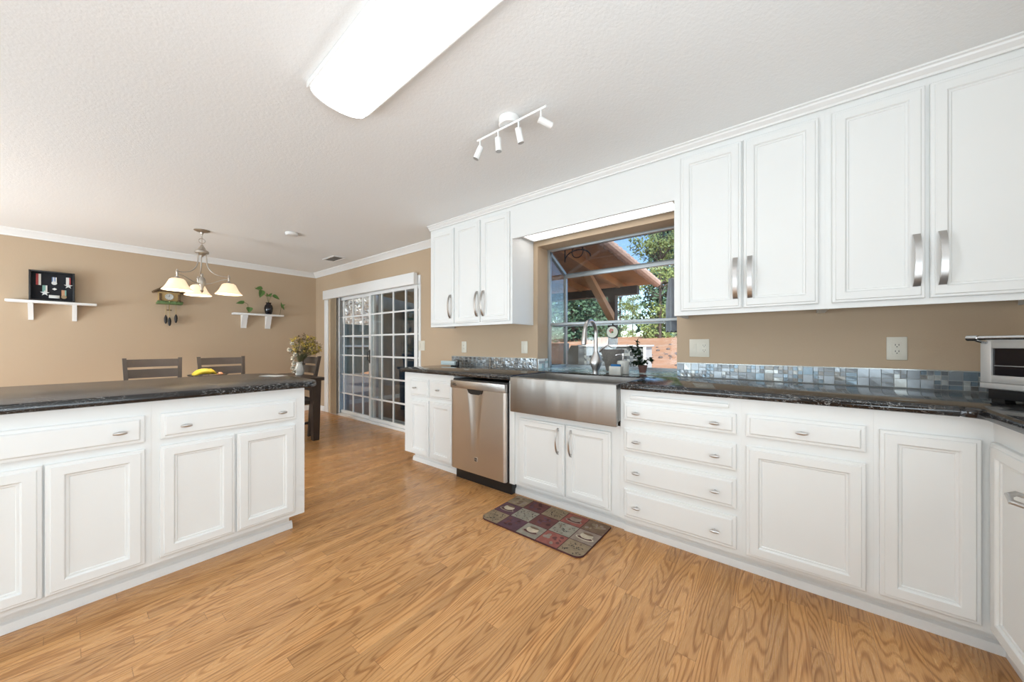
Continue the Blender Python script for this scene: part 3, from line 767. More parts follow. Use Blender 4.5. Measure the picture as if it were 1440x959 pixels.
pp = thing('potted_plant', 'small dark trailing plant in a brown clay pot on the window sill', 'plant', (2.93, .94, CZ1))
bm = B(); lathe(bm, [(0, 0), (.026, 0), (.034, .045), (.037, .05), (.037, .06), (.031, .06), (.028, .045), (0, .045)], (2.93, .94, CZ1), 20); part('pot', bm, M['terracotta'], pp)
bm = B(); bl_ = B(); rng = random.Random(5)
for k, pth in enumerate([[(2.93, .94, .975), (2.92, .97, 1.03), (2.91, 1.0, 1.09), (2.91, 1.03, 1.13), (2.92, 1.07, 1.12)], [(2.93, .94, .975), (2.93, .96, 1.05), (2.93, .98, 1.14), (2.93, .985, 1.18)],
                         [(2.93, .94, .975), (2.94, .91, 1.02), (2.94, .885, 1.04), (2.94, .87, 1.0)], [(2.93, .94, .975), (2.90, .985, 1.0), (2.88, 1.01, 1.0)], [(2.93, .94, .975), (2.91, .985, 1.06), (2.90, .99, 1.09)]]):
    tube(bm, pth, .0016, 5)
    for q in range(34):
        i = rng.randrange(len(pth) - 1); t_ = rng.random(); a = Vector(pth[i]).lerp(Vector(pth[i + 1]), t_)
        d = Vector((rng.uniform(-1, 1), rng.uniform(-1, 1), rng.uniform(-.4, 1))).normalized()
        leaf(bl_, a, a + d * rng.uniform(.024, .042), .024, heart=False)
part('stems', bm, M['stem'], pp); part('foliage', bl_, M['dleaf'], pp)

th = thing('thermometer', 'round cream floral dial thermometer hanging in the kitchen window', 'thermometer', (3.245, 1.33, 1.28))
bm = B(); lathe(bm, [(0, 0), (.056, 0), (.060, .004), (.060, .012), (.056, .016), (0, .016)], (0, 0, 0), 32); orient(bm, Matrix.Translation((3.25, 1.325, 1.275)) @ Matrix.Rotation(-PI / 2, 4, 'Y')); part('case', bm, M['iron'], th)
bm = B(); lathe(bm, [(0, .0162), (.055, .0162), (.055, .0175), (0, .0175)], (0, 0, 0), 32)
for k in range(5):
    a = 2 * PI * k / 5 + .3; lathe(bm, [(0, .0177), (.011, .0177), (0, .0183)], (.012 + .013 * math.cos(a), .008 + .013 * math.sin(a), 0), 10, mi=1)
for a in (2.4, 3.3, 4.0): leaf(bm, (.005, 0, .0185), (.038 * math.cos(a), .038 * math.sin(a), .0185), .014, 0, mi=2)
orient(bm, Matrix.Translation((3.25, 1.325, 1.275)) @ Matrix.Rotation(-PI / 2, 4, 'Y')); part('dial', bm, [M['floralplate'], M['pink'], M['leaf']], th)
bm = B(); tube(bm, [(3.245, 1.325, 1.333), (3.247, 1.325, 1.356)], .006); part('hanger', bm, M['iron'], th)

tw = thing('dish_towel', 'grey folded towel hanging at the right side of the kitchen window', 'towel', (3.02, .73, 1.25))
bm = B(); n = 16; rows = []
for j in range(12):
    q = j / 11; z = 1.69 - .43 * q; R = .018 + .028 * min(1, q * 2)
    rows.append([bm.verts.new((3.03 + (R + .007 * math.cos(5 * 2 * PI * k / n)) * math.cos(2 * PI * k / n), .745 + (R * .9 + .006 * math.sin(3 * 2 * PI * k / n)) * math.sin(2 * PI * k / n), z + .008 * math.sin(3 * k) * (q > .9))) for k in range(n)])
for a, b in zip(rows, rows[1:]):
    for k in range(n): bm.faces.new((a[k], a[(k + 1) % n], b[(k + 1) % n], b[k]))
bm.faces.new(rows[0]); bm.faces.new(rows[-1]); part('cloth', bm, M['towel'], tw)
bm = B(); tube(bm, [(3.03, .745, 1.68), (3.03, .745, 1.72), (3.03, .70, 1.735), (3.03, WY0 + .015, 1.735)], .003); part('hook', bm, M['iron'], tw)

kb = thing('napkin_box', 'pale blue flat box with black end on the counter below the three-door wall cabinet', 'box', (2.6, 2.85, CZ1))
bm = B(); box(bm, 2.56, 2.60, 2.800, 3.02, CZ1 + .008, CZ1 + .052, .003); part('tray', bm, M['bluebox'], kb)
bm = B(); box(bm, 2.562, 2.59, 2.775, 2.86, CZ1, CZ1 + .0075, .002); box(bm, 2.562, 2.585, 2.752, 2.778, CZ1, CZ1 + .05, .003); part('stand', bm, M['black'], kb, 'black stand')

# ---------------------------------------------------------------- toaster oven
to = thing('toaster_oven', 'stainless toaster oven with dark glass door in the counter corner at the right edge', 'toaster oven', (2.32, -.612, CZ1), rotz=math.atan2(-.59, -.81), local=True)
# local frame: +x runs along the front to the right in the picture, y- is into the corner after rotation
W_, D_ = .44, .30
sgn = 1
bm = B(); box(bm, 0.006, W_, .014, D_, .05, .265, .006); part('body', bm, M['silverpaint'], to)
bm = B(); box(bm, .016, W_ - .01, .022, D_ - .02, .012, .05, .002); box(bm, .02, .06, .03, .07, 0, .012); box(bm, W_ - .06, W_ - .02, .03, .07, 0, .012); box(bm, .02, .06, D_ - .07, D_ - .03, 0, .012); box(bm, W_ - .06, W_ - .02, D_ - .07, D_ - .03, 0, .012)
part('base', bm, M['black'], to)
bm = B()
for a in ((.012, .045, .078, .245), (.33, .36, .078, .245), (.045, .33, .215, .245), (.045, .33, .078, .108)): box(bm, a[0], a[1], -.004, .014, a[2], a[3], .002)
box(bm, .010, W_ - .004, -.004, .014, .055, .077, .002)
dd = part('door', bm, M['silverpaint'], to); part('window', box_(.045, .33, .004, .010, .108, .215), M['blackglaze'], dd, 'dark oven glass')
bm = B(); tube(bm, [(.05, .0025, .146), (.325, .0025, .146)], .002, 8); part('rack_bar', bm, M['nickel'], dd)
bm = B(); tube(bm, [(.0, -.030, .256), (.37, -.030, .256)], .0085, 14); tube(bm, [(-.006, -.030, .256), (.028, -.030, .256)], .0115, 14)
tube(bm, [(.02, -.03, .250), (.03, 0, .238)], .008, 8); tube(bm, [(.35, -.03, .250), (.34, 0, .238)], .008, 8); part('handle', bm, M['chrome'], dd)
bm = B(); box(bm, .362, W_ - .004, -.003, .014, .078, .245, .002); cp = part('control_panel', bm, M['silverpaint'], to)
for z in (.12, .165, .21):
    bm = B(); tube(bm, [(.40, -.003, z), (.40, -.022, z)], .014, 16); part('dial_knob', bm, M['black'], cp)

# ---------------------------------------------------------------- outlets and switches
def plate_thing(name, label, cat, y0, y1, z0, z1, gangs, kind):
    r = thing(name, label, cat, (XW, (y0 + y1) / 2, (z0 + z1) / 2), group=None)
    bm = B(); box(bm, XW - .007, XW - .0003, y0, y1, z0, z1, .003); part('plate', bm, M['plate'], r)
    for g in range(gangs):
        yc = y0 + (y1 - y0) * (g + .5) / gangs; zc = (z0 + z1) / 2
        if kind[g] == 'o':
            bm = B(); box(bm, XW - .0095, XW - .006, yc - .017, yc + .017, zc - .034, zc + .034, .001)
            o = part('receptacle', bm, M['plate'], r); bm = B()
            for dz in (-.019, .015):
                for dy in (-.007, .006): box(bm, XW - .0100, XW - .009, yc + dy - .0012, yc + dy + .0012, zc + dz, zc + dz + .009)
                tube(bm, [(XW - .009, yc, zc + dz - .006), (XW - .0100, yc, zc + dz - .006)], .0025, 8)
            part('slots', bm, M['dark_slot'], o)
        else:
            bm = B(); box(bm, XW - .0095, XW - .006, yc - .016, yc + .016, zc - .033, zc + .033, .001); box(bm, XW - .0105, XW - .009, yc - .010, yc + .010, zc - .002, zc + .024, .001)
            part('switch', bm, M['plate'], r)
plate_thing('wall_outlet', 'single ivory outlet plate on the tan wall left of the toaster oven', 'outlet', -.497, -.420, 1.072, 1.196, 1, 'o')
plate_thing('wall_outlet', 'double ivory outlet and switch plate on the wall just right of the kitchen window', 'outlet', .430, .556, 1.068, 1.193, 2, 'os')
plate_thing('wall_outlet', 'ivory outlet plate below the middle of the three-door wall cabinet', 'outlet', 2.822, 2.898, 1.066, 1.190, 1, 'o')
plate_thing('light_switch', 'ivory switch plate on the wall just left of the kitchen window', 'switch', 1.983, 2.058, 1.069, 1.188, 1, 's')
plate_thing('light_switch', 'wide ivory switch plate beside the sliding door', 'switch', 3.560, 3.685, 1.080, 1.203, 2, 'ss')

# ---------------------------------------------------------------- rug
RUGC = {'t': (0.25, 0.185, 0.115), 'b': (0.17, 0.105, 0.065), 'm': (0.13, 0.045, 0.040), 'p': (0.10, 0.045, 0.060), 'r': (0.27, 0.085, 0.065), 'g': (0.27, 0.245, 0.195), 'k': (0.26, 0.20, 0.16), 'w': (0.52, 0.44, 0.33), 'd': (0.035, 0.025, 0.022), 's': (0.07, 0.022, 0.022)}
RK = list(RUGC); RM = [plain('rug_print_' + n, RUGC[k], 0.85, var=0.45, scale=28, bump=0.2, bscale=400) for k, n in zip(RK, ('tan', 'brown', 'maroon', 'plum', 'red', 'sage', 'rose_tan', 'cream', 'ink', 'binding'))]
ri = lambda k: RK.index(k)
rx0, rx1, ry0, ry1, rz = 1.700, 2.122, .872, 1.612, .009
bm = B()
outl = arc(rx1 - .012, ry1 - .012, .012, 0, 90, 4) + arc(rx0 + .05, ry1 - .05, .05, 90, 180) + arc(rx0 + .05, ry0 + .05, .05, 180, 270) + arc(rx1 - .012, ry0 + .012, .012, 270, 360, 4)
prism(bm, outl, lambda p, q, a: (p, q, a), .0005, rz, mi=ri('s'))
grid = ['tmtrb', 'pgmgk', 'tpgrt']
def inside(x, y):
    for cx, cy, sx, sy in ((rx0 + .05, ry1 - .05, -1, 1), (rx0 + .05, ry0 + .05, -1, -1)):
        if (x - cx) * sx > 0 and (y - cy) * sy > 0: return (x - cx) ** 2 + (y - cy) ** 2 <= .048 ** 2
    return True
cx_, cy_ = (rx1 - rx0) / 3, (ry1 - ry0) / 5
zz = rz + .0004
for i in range(3):
    for j in range(5):
        x1 = rx1 - i * cx_ - .0025; x0 = rx1 - (i + 1) * cx_ + .0025; y1 = ry1 - j * cy_ - .0025; y0 = ry1 - (j + 1) * cy_ + .0025
        pts = [(x0, y0), (x1, y0), (x1, y1), (x0, y1)]
        if i == 2 and j == 0: pts = [(x0, y0), (x1, y0), (x1, y1)] + arc(rx0 + .05, ry1 - .05, .048, 90, 180)
        if i == 2 and j == 4: pts = [(x1, y0), (x1, y1), (x0, y1)] + arc(rx0 + .05, ry0 + .05, .048, 180, 270)
        fc = bm.faces.new([bm.verts.new((a, b, zz)) for a, b in pts]); fc.material_index = ri(grid[i][j])
def blob(x, y, rx, ry, mi, rot=0, n=14, dz=.0004):
    vs = []
    for k in range(n):
        a = 2 * PI * k / n; p, q = rx * math.cos(a), ry * math.sin(a)
        vs.append(bm.verts.new((x + p * math.cos(rot) - q * math.sin(rot), y + p * math.sin(rot) + q * math.cos(rot), zz + dz)))
    fc = bm.faces.new(vs); fc.material_index = ri(mi)
ctr = lambda i, j: (rx1 - (i + .5) * cx_, ry1 - (j + .5) * cy_)
rg = random.Random(21)
for i, j in ((1, 0), (0, 3), (2, 2), (1, 4)):            # printed cups with saucers
    x, y = ctr(i, j)
    blob(x - .018, y, .022, .058, 'k' if (i, j) != (1, 4) else 'w'); blob(x - .016, y, .015, .048, 's', dz=.0006); blob(x + .012, y, .034, .040, 'w' if i else 'k', dz=.0008); blob(x + .034, y, .011, .034, 'b', dz=.001)
for i, j in ((1, 1), (1, 3), (2, 4), (0, 2), (2, 0)):    # printed scrollwork
    x, y = ctr(i, j)
    for k in range(34):
        u_, v_2 = rg.uniform(-.055, .055), rg.uniform(-.06, .06)
        if inside(x + u_ * 1.1, y + v_2 * 1.1): blob(x + u_, y + v_2, rg.uniform(.002, .004), rg.uniform(.004, .010), 'd' if k % 3 else 'b', rg.uniform(0, 3), 7)
for i, j in ((0, 0), (0, 1), (0, 4), (1, 2), (2, 1), (2, 3)):
    x, y = ctr(i, j); base = grid[i][j]
    for k in range(9): blob(x + rg.uniform(-.045, .045), y + rg.uniform(-.05, .05), rg.uniform(.008, .02), rg.uniform(.006, .02), {'t': 'b', 'm': 's', 'b': 't', 'p': 's', 'r': 'k'}[base] if k % 2 else {'t': 'k', 'm': 'p', 'b': 'k', 'p': 'm', 'r': 'm'}[base], rg.uniform(0, 3), 9, dz=.0002 + .00005 * k)
single('kitchen_mat', bm, RM, 'patchwork print kitchen mat in brown, plum and tan on the floor before the sink', 'rug', smooth=False)

# ---------------------------------------------------------------- ceiling fittings
cl = thing('ceiling_light', 'large lit white fluorescent wraparound light on the kitchen ceiling', 'light', (.835, 1.19, ZC), rotz=math.radians(-2.4), local=True)
L2, W2 = .615, .138
bm = B(); box(bm, -W2 - .006, W2 + .006, -L2 - .006, L2 + .006, -.016, -.001, .003)
for sx in (-1, 1): box(bm, sx * (W2 + .002), sx * (W2 + .012), -L2 - .006, L2 + .006, -.032, -.001, .002)  # side rails added to shade the ceiling from the lens
for sy in (-1, 1):
    prism(bm, [(-W2, -.016)] + [(W2 * math.cos(PI + PI * k / 14), -.016 - .066 * math.sin(PI * k / 14) ** .8) for k in range(15)] + [(W2, -.016)], lambda p, q, a: (p, a, q), sy * L2, sy * (L2 - .010))
part('housing', bm, M['trim'], cl)
bm = B(); pf = [(W2 * .985 * math.cos(PI + PI * k / 20), -.017 - .064 * max(0, math.sin(PI * k / 20)) ** .8) for k in range(21)]
prism(bm, pf, lambda p, q, a: (p, a, q), -(L2 - .011), L2 - .011); part('diffuser', bm, M['tube_lens'], cl, ang=50)

tk = thing('track_light', 'white four-spot track light on the ceiling in front of the window', 'light', (1.53, 1.22, ZC))
bm = B(); lathe(bm, [(0, -.001), (.060, -.001), (.060, -.036), (.055, -.042), (0, -.042)], (1.535, 1.228, ZC), 28); part('canopy', bm, M['trim'], tk)
bm = B(); zb = ZC - .055; tube(bm, [(1.512, 1.452, zb), (1.505, .965, zb)], .0065, 8); tube(bm, [(1.51, 1.228, zb), (1.525, 1.228, ZC - .04)], .008, 8); part('bar', bm, M['trim'], tk)
for yy, dv in ((1.43, (-.25, .35, -1)), (1.29, (.02, -.05, -1)), (1.145, (.25, -.10, -1)), (1.00, (.75, -.55, -.30))):
    d = Vector(dv).normalized(); a = Vector((1.51, yy, zb)); b = a + Vector((0, 0, -.055))
    bm = B(); tube(bm, [a, b], .0045, 8); lathe_ = tube(bm, [b - d * .012, b + d * .062], .0175, 16)
    hd = part('spot_head', bm, M['trim'], tk)
    bm = B(); tube(bm, [b + d * .060, b + d * .0635], .0168, 16); part('lens', bm, M['nickel'], hd)

bm = B(); lathe(bm, [(0, -.001), (.065, -.001), (.065, -.015), (.055, -.028), (0, -.030)], (1.58, 4.43, ZC), 28)
single('smoke_detector', bm, M['trim'], 'round white smoke detector on the dining ceiling', 'smoke detector')
av = thing('ceiling_vent', 'small white ceiling vent with dark slats near the sliding door', 'vent', (2.43, 5.27, ZC))
bm = B()
for a in ((2.34, 2.36, 5.06, 5.42), (2.50, 2.52, 5.06, 5.42), (2.36, 2.50, 5.06, 5.08), (2.36, 2.50, 5.40, 5.42)): box(bm, a[0], a[1], a[2], a[3], ZC - .010, ZC - .001, .002)
part('frame', bm, M['trim'], av); part('duct', box_(2.36, 2.50, 5.08, 5.40, ZC - .002, ZC - .0005), M['duct'], av)
bm = B()
for k in range(7): prism(bm, [(0, 0), (.002, 0), (.012, .006), (.010, .006)], lambda p, q, a, k=k: (2.362 + k * .0195 + p, a, ZC - .0085 + q), 5.08, 5.40)
part('slats', bm, M['trim'], av)

ch = thing('chandelier', 'brushed nickel three-arm chandelier with alabaster glass shades over the dining table', 'chandelier', (.925, 5.10, ZC))
cx, cy = .925, 5.10
rd = Vector((.984, -.178)); fd = Vector((.178, .984))     # across and along the length of the dining table
bm = B(); lathe(bm, [(0, 0), (.070, -.001), (.070, -.006), (.052, -.016), (.016, -.026), (.010, -.045), (0, -.045)], (cx, cy, ZC), 28); part('canopy', bm, M['dnickel'], ch)
bm = B()
def ring_link(c_, r_, ax, th=.003):
    pts = []
    for k in range(17):
        a = 2 * PI * k / 16; v = Vector((r_ * math.cos(a), 0, r_ * math.sin(a))) if ax == 0 else Vector((0, r_ * .8 * math.cos(a), r_ * math.sin(a)))
        pts.append(Vector(c_) + v)
    tube(bm, pts, th, 6, caps=False)
ring_link((cx, cy, ZC - .058), .018, 1); ring_link((cx, cy, ZC - .118), .027, 0, .0035); ring_link((cx, cy, ZC - .085), .012, 1); tube(bm, [(cx, cy, ZC - .04), (cx, cy, ZC - .17)], .0025, 6)
part('chain', bm, M['dnickel'], ch)
bm = B(); lathe(bm, [(0, .10), (.008, .10), (.014, .09), (.030, .06), (.036, .045), (.052, .034), (.060, .026), (.060, .006), (.044, .0), (.016, -.02), (.010, -.035), (0, -.04)], (cx, cy, 2.16), 28); part('hub', bm, M['dnickel'], ch)
bm = B(); lathe(bm, [(0, .14), (.009, .14), (.014, .125), (.008, .11), (.026, .09), (.033, .05), (.028, .02), (.016, -.01), (.011, -.04), (.016, -.05), (.009, -.06), (0, -.075)], (cx, cy, 1.80), 24); part('finial', bm, M['dnickel'], ch)
R_ = .245
for th_ in (-22, 98, 218):
    a = math.radians(th_); dv = rd * math.cos(a) + fd * math.sin(a); P_ = lambda r, z: (cx + dv.x * r, cy + dv.y * r, z)
    bm = B(); pts = [P_(.040, 2.165)]
    for k in range(15):
        q = k / 14; pts.append(P_(.042 + (R_ - .042) * (q ** 1.9), 2.09 - .175 * (1 - (1 - q) ** 2.0)))
    tube(bm, pts, .006, 8)
    pts = []
    for k in range(13):
        q = k / 12; pts.append(P_(.025 + (R_ - .025) * q, 1.825 + .065 * (.5 - .5 * math.cos(PI * q))))
    tube(bm, pts, .006, 8); part('arm', bm, M['dnickel'], ch)
    bm = B(); lathe(bm, [(0, .045), (.006, .045), (.008, .03), (.015, .022), (.009, .012), (.009, -.03), (.022, -.04), (.026, -.054), (0, -.054)], P_(R_, 1.895), 20); part('socket', bm, M['dnickel'], ch)
    bm = B(); sx, sy, _ = P_(R_, 0)
    outer = [(.024, .0), (.046, -.004), (.062, -.016), (.074, -.042), (.086, -.070), (.104, -.100), (.124, -.122)]
    lathe(bm, outer + [(r - .004, z - .002) for r, z in reversed(outer)] + [outer[0]], (sx, sy, 1.845), 28); sh = part('lamp_shade', bm, M['shade'], ch, ang=60)
    bm = B(); lathe(bm, [(0, .02), (.010, .018), (.014, .008), (.018, -.006), (.015, -.014), (0, -.018)], (sx, sy, 1.825), 16); part('bulb', bm, M['bulb'], sh)
    lamp('chandelier_bulb_light', 'POINT', (sx, sy, 1.802), 18.0, (1.0, .90, .76), radius=.012)

# ---------------------------------------------------------------- dining furniture
tb = thing('dining_table', 'dark espresso wood dining table behind the peninsula', 'table', (1.0, 4.95, 0))
TX0, TX1, TY0, TY1 = .08, 1.935, 4.42, 5.46
bm = B(); box(bm, TX0, TX1, TY0, TY1, .722, .760, .004); part('tabletop', bm, M['espresso'], tb)
bm = B(); box(bm, TX0 + .06, TX1 - .06, TY0 + .06, TY1 - .06, .64, .722); part('apron', bm, M['espresso'], tb)
for lx in (TX0 + .085, TX1 - .075):
    for ly in (TY0 + .08, TY1 - .08):
        bm = B(); t_ = bmesh.new(); 
        a = [(-.050, -.050), (.050, -.050), (.050, .050), (-.050, .050)]; b_ = [(-.034, -.034), (.034, -.034), (.034, .034), (-.034, .034)]
        vb = [bm.verts.new((lx + p * 1.0, ly + q, 0)) for p, q in b_]; vt = [bm.verts.new((lx + p, ly + q, .722)) for p, q in a]
        t_.free(); bm.faces.new(vb); bm.faces.new(vt)
        for k in range(4): bm.faces.new((vb[k], vb[(k + 1) % 4], vt[(k + 1) % 4], vt[k]))
        part('leg', bm, M['espresso'], tb)

def make_chair(label):
    # local: seat front towards -y, back at +y
    r = thing('dining_chair', label, 'chair', (0, 0, 0), group='dining chairs around the dark table', local=True)
    bm = B(); box(bm, -.215, .215, -.21, .20, .445, .485, .012, seg=3); part('seat', bm, M['granny'], r, 'grey padded seat')
    bm = B(); box(bm, -.20, .20, -.195, .195, .40, .446, .003); part('seat_frame', bm, M['chairwood'], r)
    def post(sx):
        bm = B(); pr = [(.175, 0, .020), (.20, .40, .021), (.21, .50, .021), (.245, .78, .020), (.285, 1.005, .018)]
        prev = None
        for y, z, h in pr:
            sp_ = sx * (.198 + .024 * max(0, (z - .45)) / .55)
            vs = [bm.verts.new((sp_ + a * h * .85, y + b * h, z)) for a, b in ((-1, -1), (1, -1), (1, 1), (-1, 1))]
            if prev:
                for k in range(4): bm.faces.new((prev[k], prev[(k + 1) % 4], vs[(k + 1) % 4], vs[k]))
            else: bm.faces.new(vs)
            prev = vs
        bm.faces.new(prev); part('leg', bm, M['chairwood'], r)
    post(-1); post(1)
    for sx in (-1, 1):
        bm = B(); box(bm, sx * .19 - .02, sx * .19 + .02, -.20, -.16, 0, .40, .003); part('leg', bm, M['chairwood'], r)
    for z0, z1 in ((.905, .99), (.785, .880), (.66, .755), (.56, .63)):
        bm = B(); n = 10; prev = None
        ym = .245 + (.5 * (z0 + z1) - .78) * .175
        for k in range(n + 1):
            q = -1 + 2 * k / n; w = .198 + .024 * (z0 - .45) / .55 - .008; yy = ym + .022 * (1 - q * q)
            tz = .175 * (z1 - z0) / 2
            vs = [bm.verts.new((q * w, yy - .009 - tz, z0)), bm.verts.new((q * w, yy + .009 - tz, z0)), bm.verts.new((q * w, yy + .009 + tz, z1)), bm.verts.new((q * w, yy - .009 + tz, z1))]
            if prev:
                for m in range(4): bm.faces.new((prev[m], prev[(m + 1) % 4], vs[(m + 1) % 4], vs[m]))
            else: bm.faces.new(vs)
            prev = vs
        bm.faces.new(prev); part('back_slat', bm, M['chairwood'], r)
    bm = B(); box(bm, -.185, .185, -.188, -.172, .20, .23); box(bm, -.195, -.175, -.165, .165, .15, .18); box(bm, .175, .195, -.165, .165, .15, .18); part('stretcher', bm, M['chairwood'], r)
    return r
c0 = make_chair('grey brown slat-back dining chair at the far side of the table, left of the bananas')
c0.location = (.605, 5.36, 0)
dup(c0, (1.215, 5.36, 0), 0, 'grey brown slat-back dining chair at the far side of the table, directly behind the bananas')
dup(c0, (1.72, 4.95, 0), -PI / 2, 'grey brown slat-back dining chair at the right end of the table, beside the flower vase')

fb = thing('fruit_bowl', 'dark wire fruit bowl on the dining table under the bananas', 'bowl', (.95, 4.9, .76))
bm = B(); lathe(bm, [(0, 0), (.07, 0), (.07, .008), (0, .008)], (.94, 4.9, .7605), 24)
for k in range(14):
    a = 2 * PI * k / 14; tube(bm, [(.94 + .06 * math.cos(a), 4.9 + .06 * math.sin(a), .768), (.94 + .11 * math.cos(a), 4.9 + .11 * math.sin(a), .79), (.94 + .165 * math.cos(a), 4.9 + .165 * math.sin(a), .832)], .0025, 5)
part('basket', bm, M['iron'], fb)
bm = B(); tube(bm, [(.94 + .165 * math.cos(2 * PI * k / 32), 4.9 + .165 * math.sin(2 * PI * k / 32), .832) for k in range(33)], .004, 6, caps=False); part('rim', bm, M['iron'], fb)
for k in range(3):
    bm = B(); pts = []; n = 11
    for i in range(n):
        q = -1 + 2 * i / (n - 1); pts.append((.905 + .095 * q, 4.84 + k * .034 - .02 * (1 - q * q), .825 + .008 * k + .042 * (1 - q * q) + .012 * (q > .6)))
    tube(bm, pts, [.006, .012, .016, .018, .019, .019, .019, .018, .016, .011, .006], 8)
    r = thing('banana', ['front yellow banana in the dark fruit bowl', 'middle yellow banana in the dark fruit bowl', 'rear yellow banana in the dark fruit bowl'][k], 'banana', pts[5], group='bananas in the fruit bowl')
    part('peel', bm, M['yellow'], r, ang=60)
    bm = B(); tube(bm, [pts[-2], (pts[-1][0] + .012, pts[-1][1], pts[-1][2] + .012)], .0065, 7); tube(bm, [pts[0], (pts[0][0] - .007, pts[0][1], pts[0][2] - .002)], [.0062, .003], 7); part('stem', bm, M['btip'], r)
b = B(); lathe(b, [(0, -.034), (.016, -.031), (.030, -.017), (.035, 0), (.031, .016), (.016, .030), (.004, .033), (0, .028)], (1.037, 4.90, .822), 20)
single('peach', b, M['peach'], 'peach coloured fruit at the right side of the dark fruit bowl', 'fruit')

vs_ = thing('flower_vase', 'white ceramic vase of dried yellow and cream flowers on the dining table', 'vase', (1.83, 4.90, .76))
VX, VY = 1.865, 4.98
bm = B(); lathe(bm, [(0, 0), (.040, 0), (.050, .02), (.056, .06), (.050, .10), (.036, .13), (.032, .15), (.040, .17), (.036, .17), (.028, .15), (0, .14)], (VX, VY, .7605), 24); part('vase', bm, M['ceramic'], vs_)
rg = random.Random(9); bs, by, bw, bbn = B(), B(), B(), B()
for k in range(95):
    a = rg.uniform(0, 2 * PI); rr = .17 * math.sqrt(rg.random()); top = Vector((VX + .085 + rr * math.cos(a), VY + rr * math.sin(a), 1.09 + rg.uniform(-.01, .21) - rr * .4))
    bse = Vector((VX, VY, .92)); mid = bse.lerp(top, .5) + Vector((rg.uniform(-.02, .02), rg.uniform(-.02, .02), .03))
    tube(bs, [bse, mid, top], .0016, 4)
    tgt = rg.choice([by, by, bbn, bbn, by])
    for q in range(14):
        d = Vector((rg.uniform(-1, 1), rg.uniform(-1, 1), rg.uniform(-.3, 1))).normalized(); s_ = top + d * rg.uniform(0, .025)
        leaf(tgt, s_, s_ + d * rg.uniform(.018, .034), .016, heart=False)
for dx, dy, z in ((-.10, -.04, 1.17), (-.13, -.04, 1.09), (-.08, -.08, 1.03), (-.10, -.06, .98), (-.085, -.05, .92), (-.095, -.05, .86), (-.08, -.06, .81)):
    ctr_ = Vector((VX + dx, VY + dy, z)); tube(bs, [(VX, VY, .92), ctr_.lerp(Vector((VX, VY, .98)), .4) + Vector((0, 0, .02)), ctr_], .002, 4)
    for q in range(34):
        d = Vector((rg.uniform(-1, 1), rg.uniform(-1, 1), rg.uniform(-.6, 1))).normalized(); leaf(bw, ctr_, ctr_ + d * .034, .024, heart=False)
part('stems', bs, M['stem'], vs_); part('yellow_blossoms', by, M['flower_y'], vs_); part('dried_sprays', bbn, M['flower_b'], vs_); part('cream_blossoms', bw, M['flower_w'], vs_)

bm = B()
for k, (x, y, a) in enumerate(((.945, 2.94, .3), (.925, 2.97, .55))):
    t_ = bmesh.new(); v4 = [t_.verts.new((p, q, 0)) for p, q in ((-.045, -.06), (.045, -.06), (.045, .06), (-.045, .06))]
    fc = t_.faces.new(v4); r_ = bmesh.ops.extrude_face_region(t_, geom=[fc]); bmesh.ops.translate(t_, vec=(0, 0, .0012), verts=[v for v in r_['geom'] if isinstance(v, bmesh.types.BMVert)])
    orient(t_, Matrix.Translation((x, y, CZ1 + .0004 + k * .0014)) @ Matrix.Rotation(a, 4, 'Z')); 
    o_b = B(); merge(o_b, t_)
    single('paper_sheet', o_b, M['paper'], ['lower white paper sheet near the rounded end of the peninsula counter', 'upper white paper sheet near the rounded end of the peninsula counter'][k], 'paper', group='papers on the peninsula')

# ---------------------------------------------------------------- far wall
def shelf(x0, x1, zt, depth, label, brx, tall, th=.028, slim=.030):
    r = thing('wall_shelf', label, 'shelf', ((x0 + x1) / 2, YF, zt - th))
    bm = B(); box(bm, x0, x1, YF - depth, YF - .0005, zt - th, zt, .003); part('board', bm, M['trim'], r)
    for bx in brx:
        pf = [(0, 0), (depth * .75, 0), (depth * .72, -.02), (depth * .5, -.06), (depth * .38, -tall * .55), (depth * .16, -tall * .80), (.012, -tall), (0, -tall)]
        bm = B(); prism(bm, pf, lambda p, q, a: (a, YF - .0005 - p, zt - th + q), bx - slim, bx + slim); part('bracket', bm, M['trim'], r)
shelf(-.41, .222, 1.645, .13, 'long white wall shelf holding the framed medal case', (-.25, .055), .185, slim=.018)
shelf(1.55, 2.215, 1.640, .13, 'white wall shelf with a black vase and trailing leaves, right of the chandelier', (1.70, 2.02), .20, slim=.035)

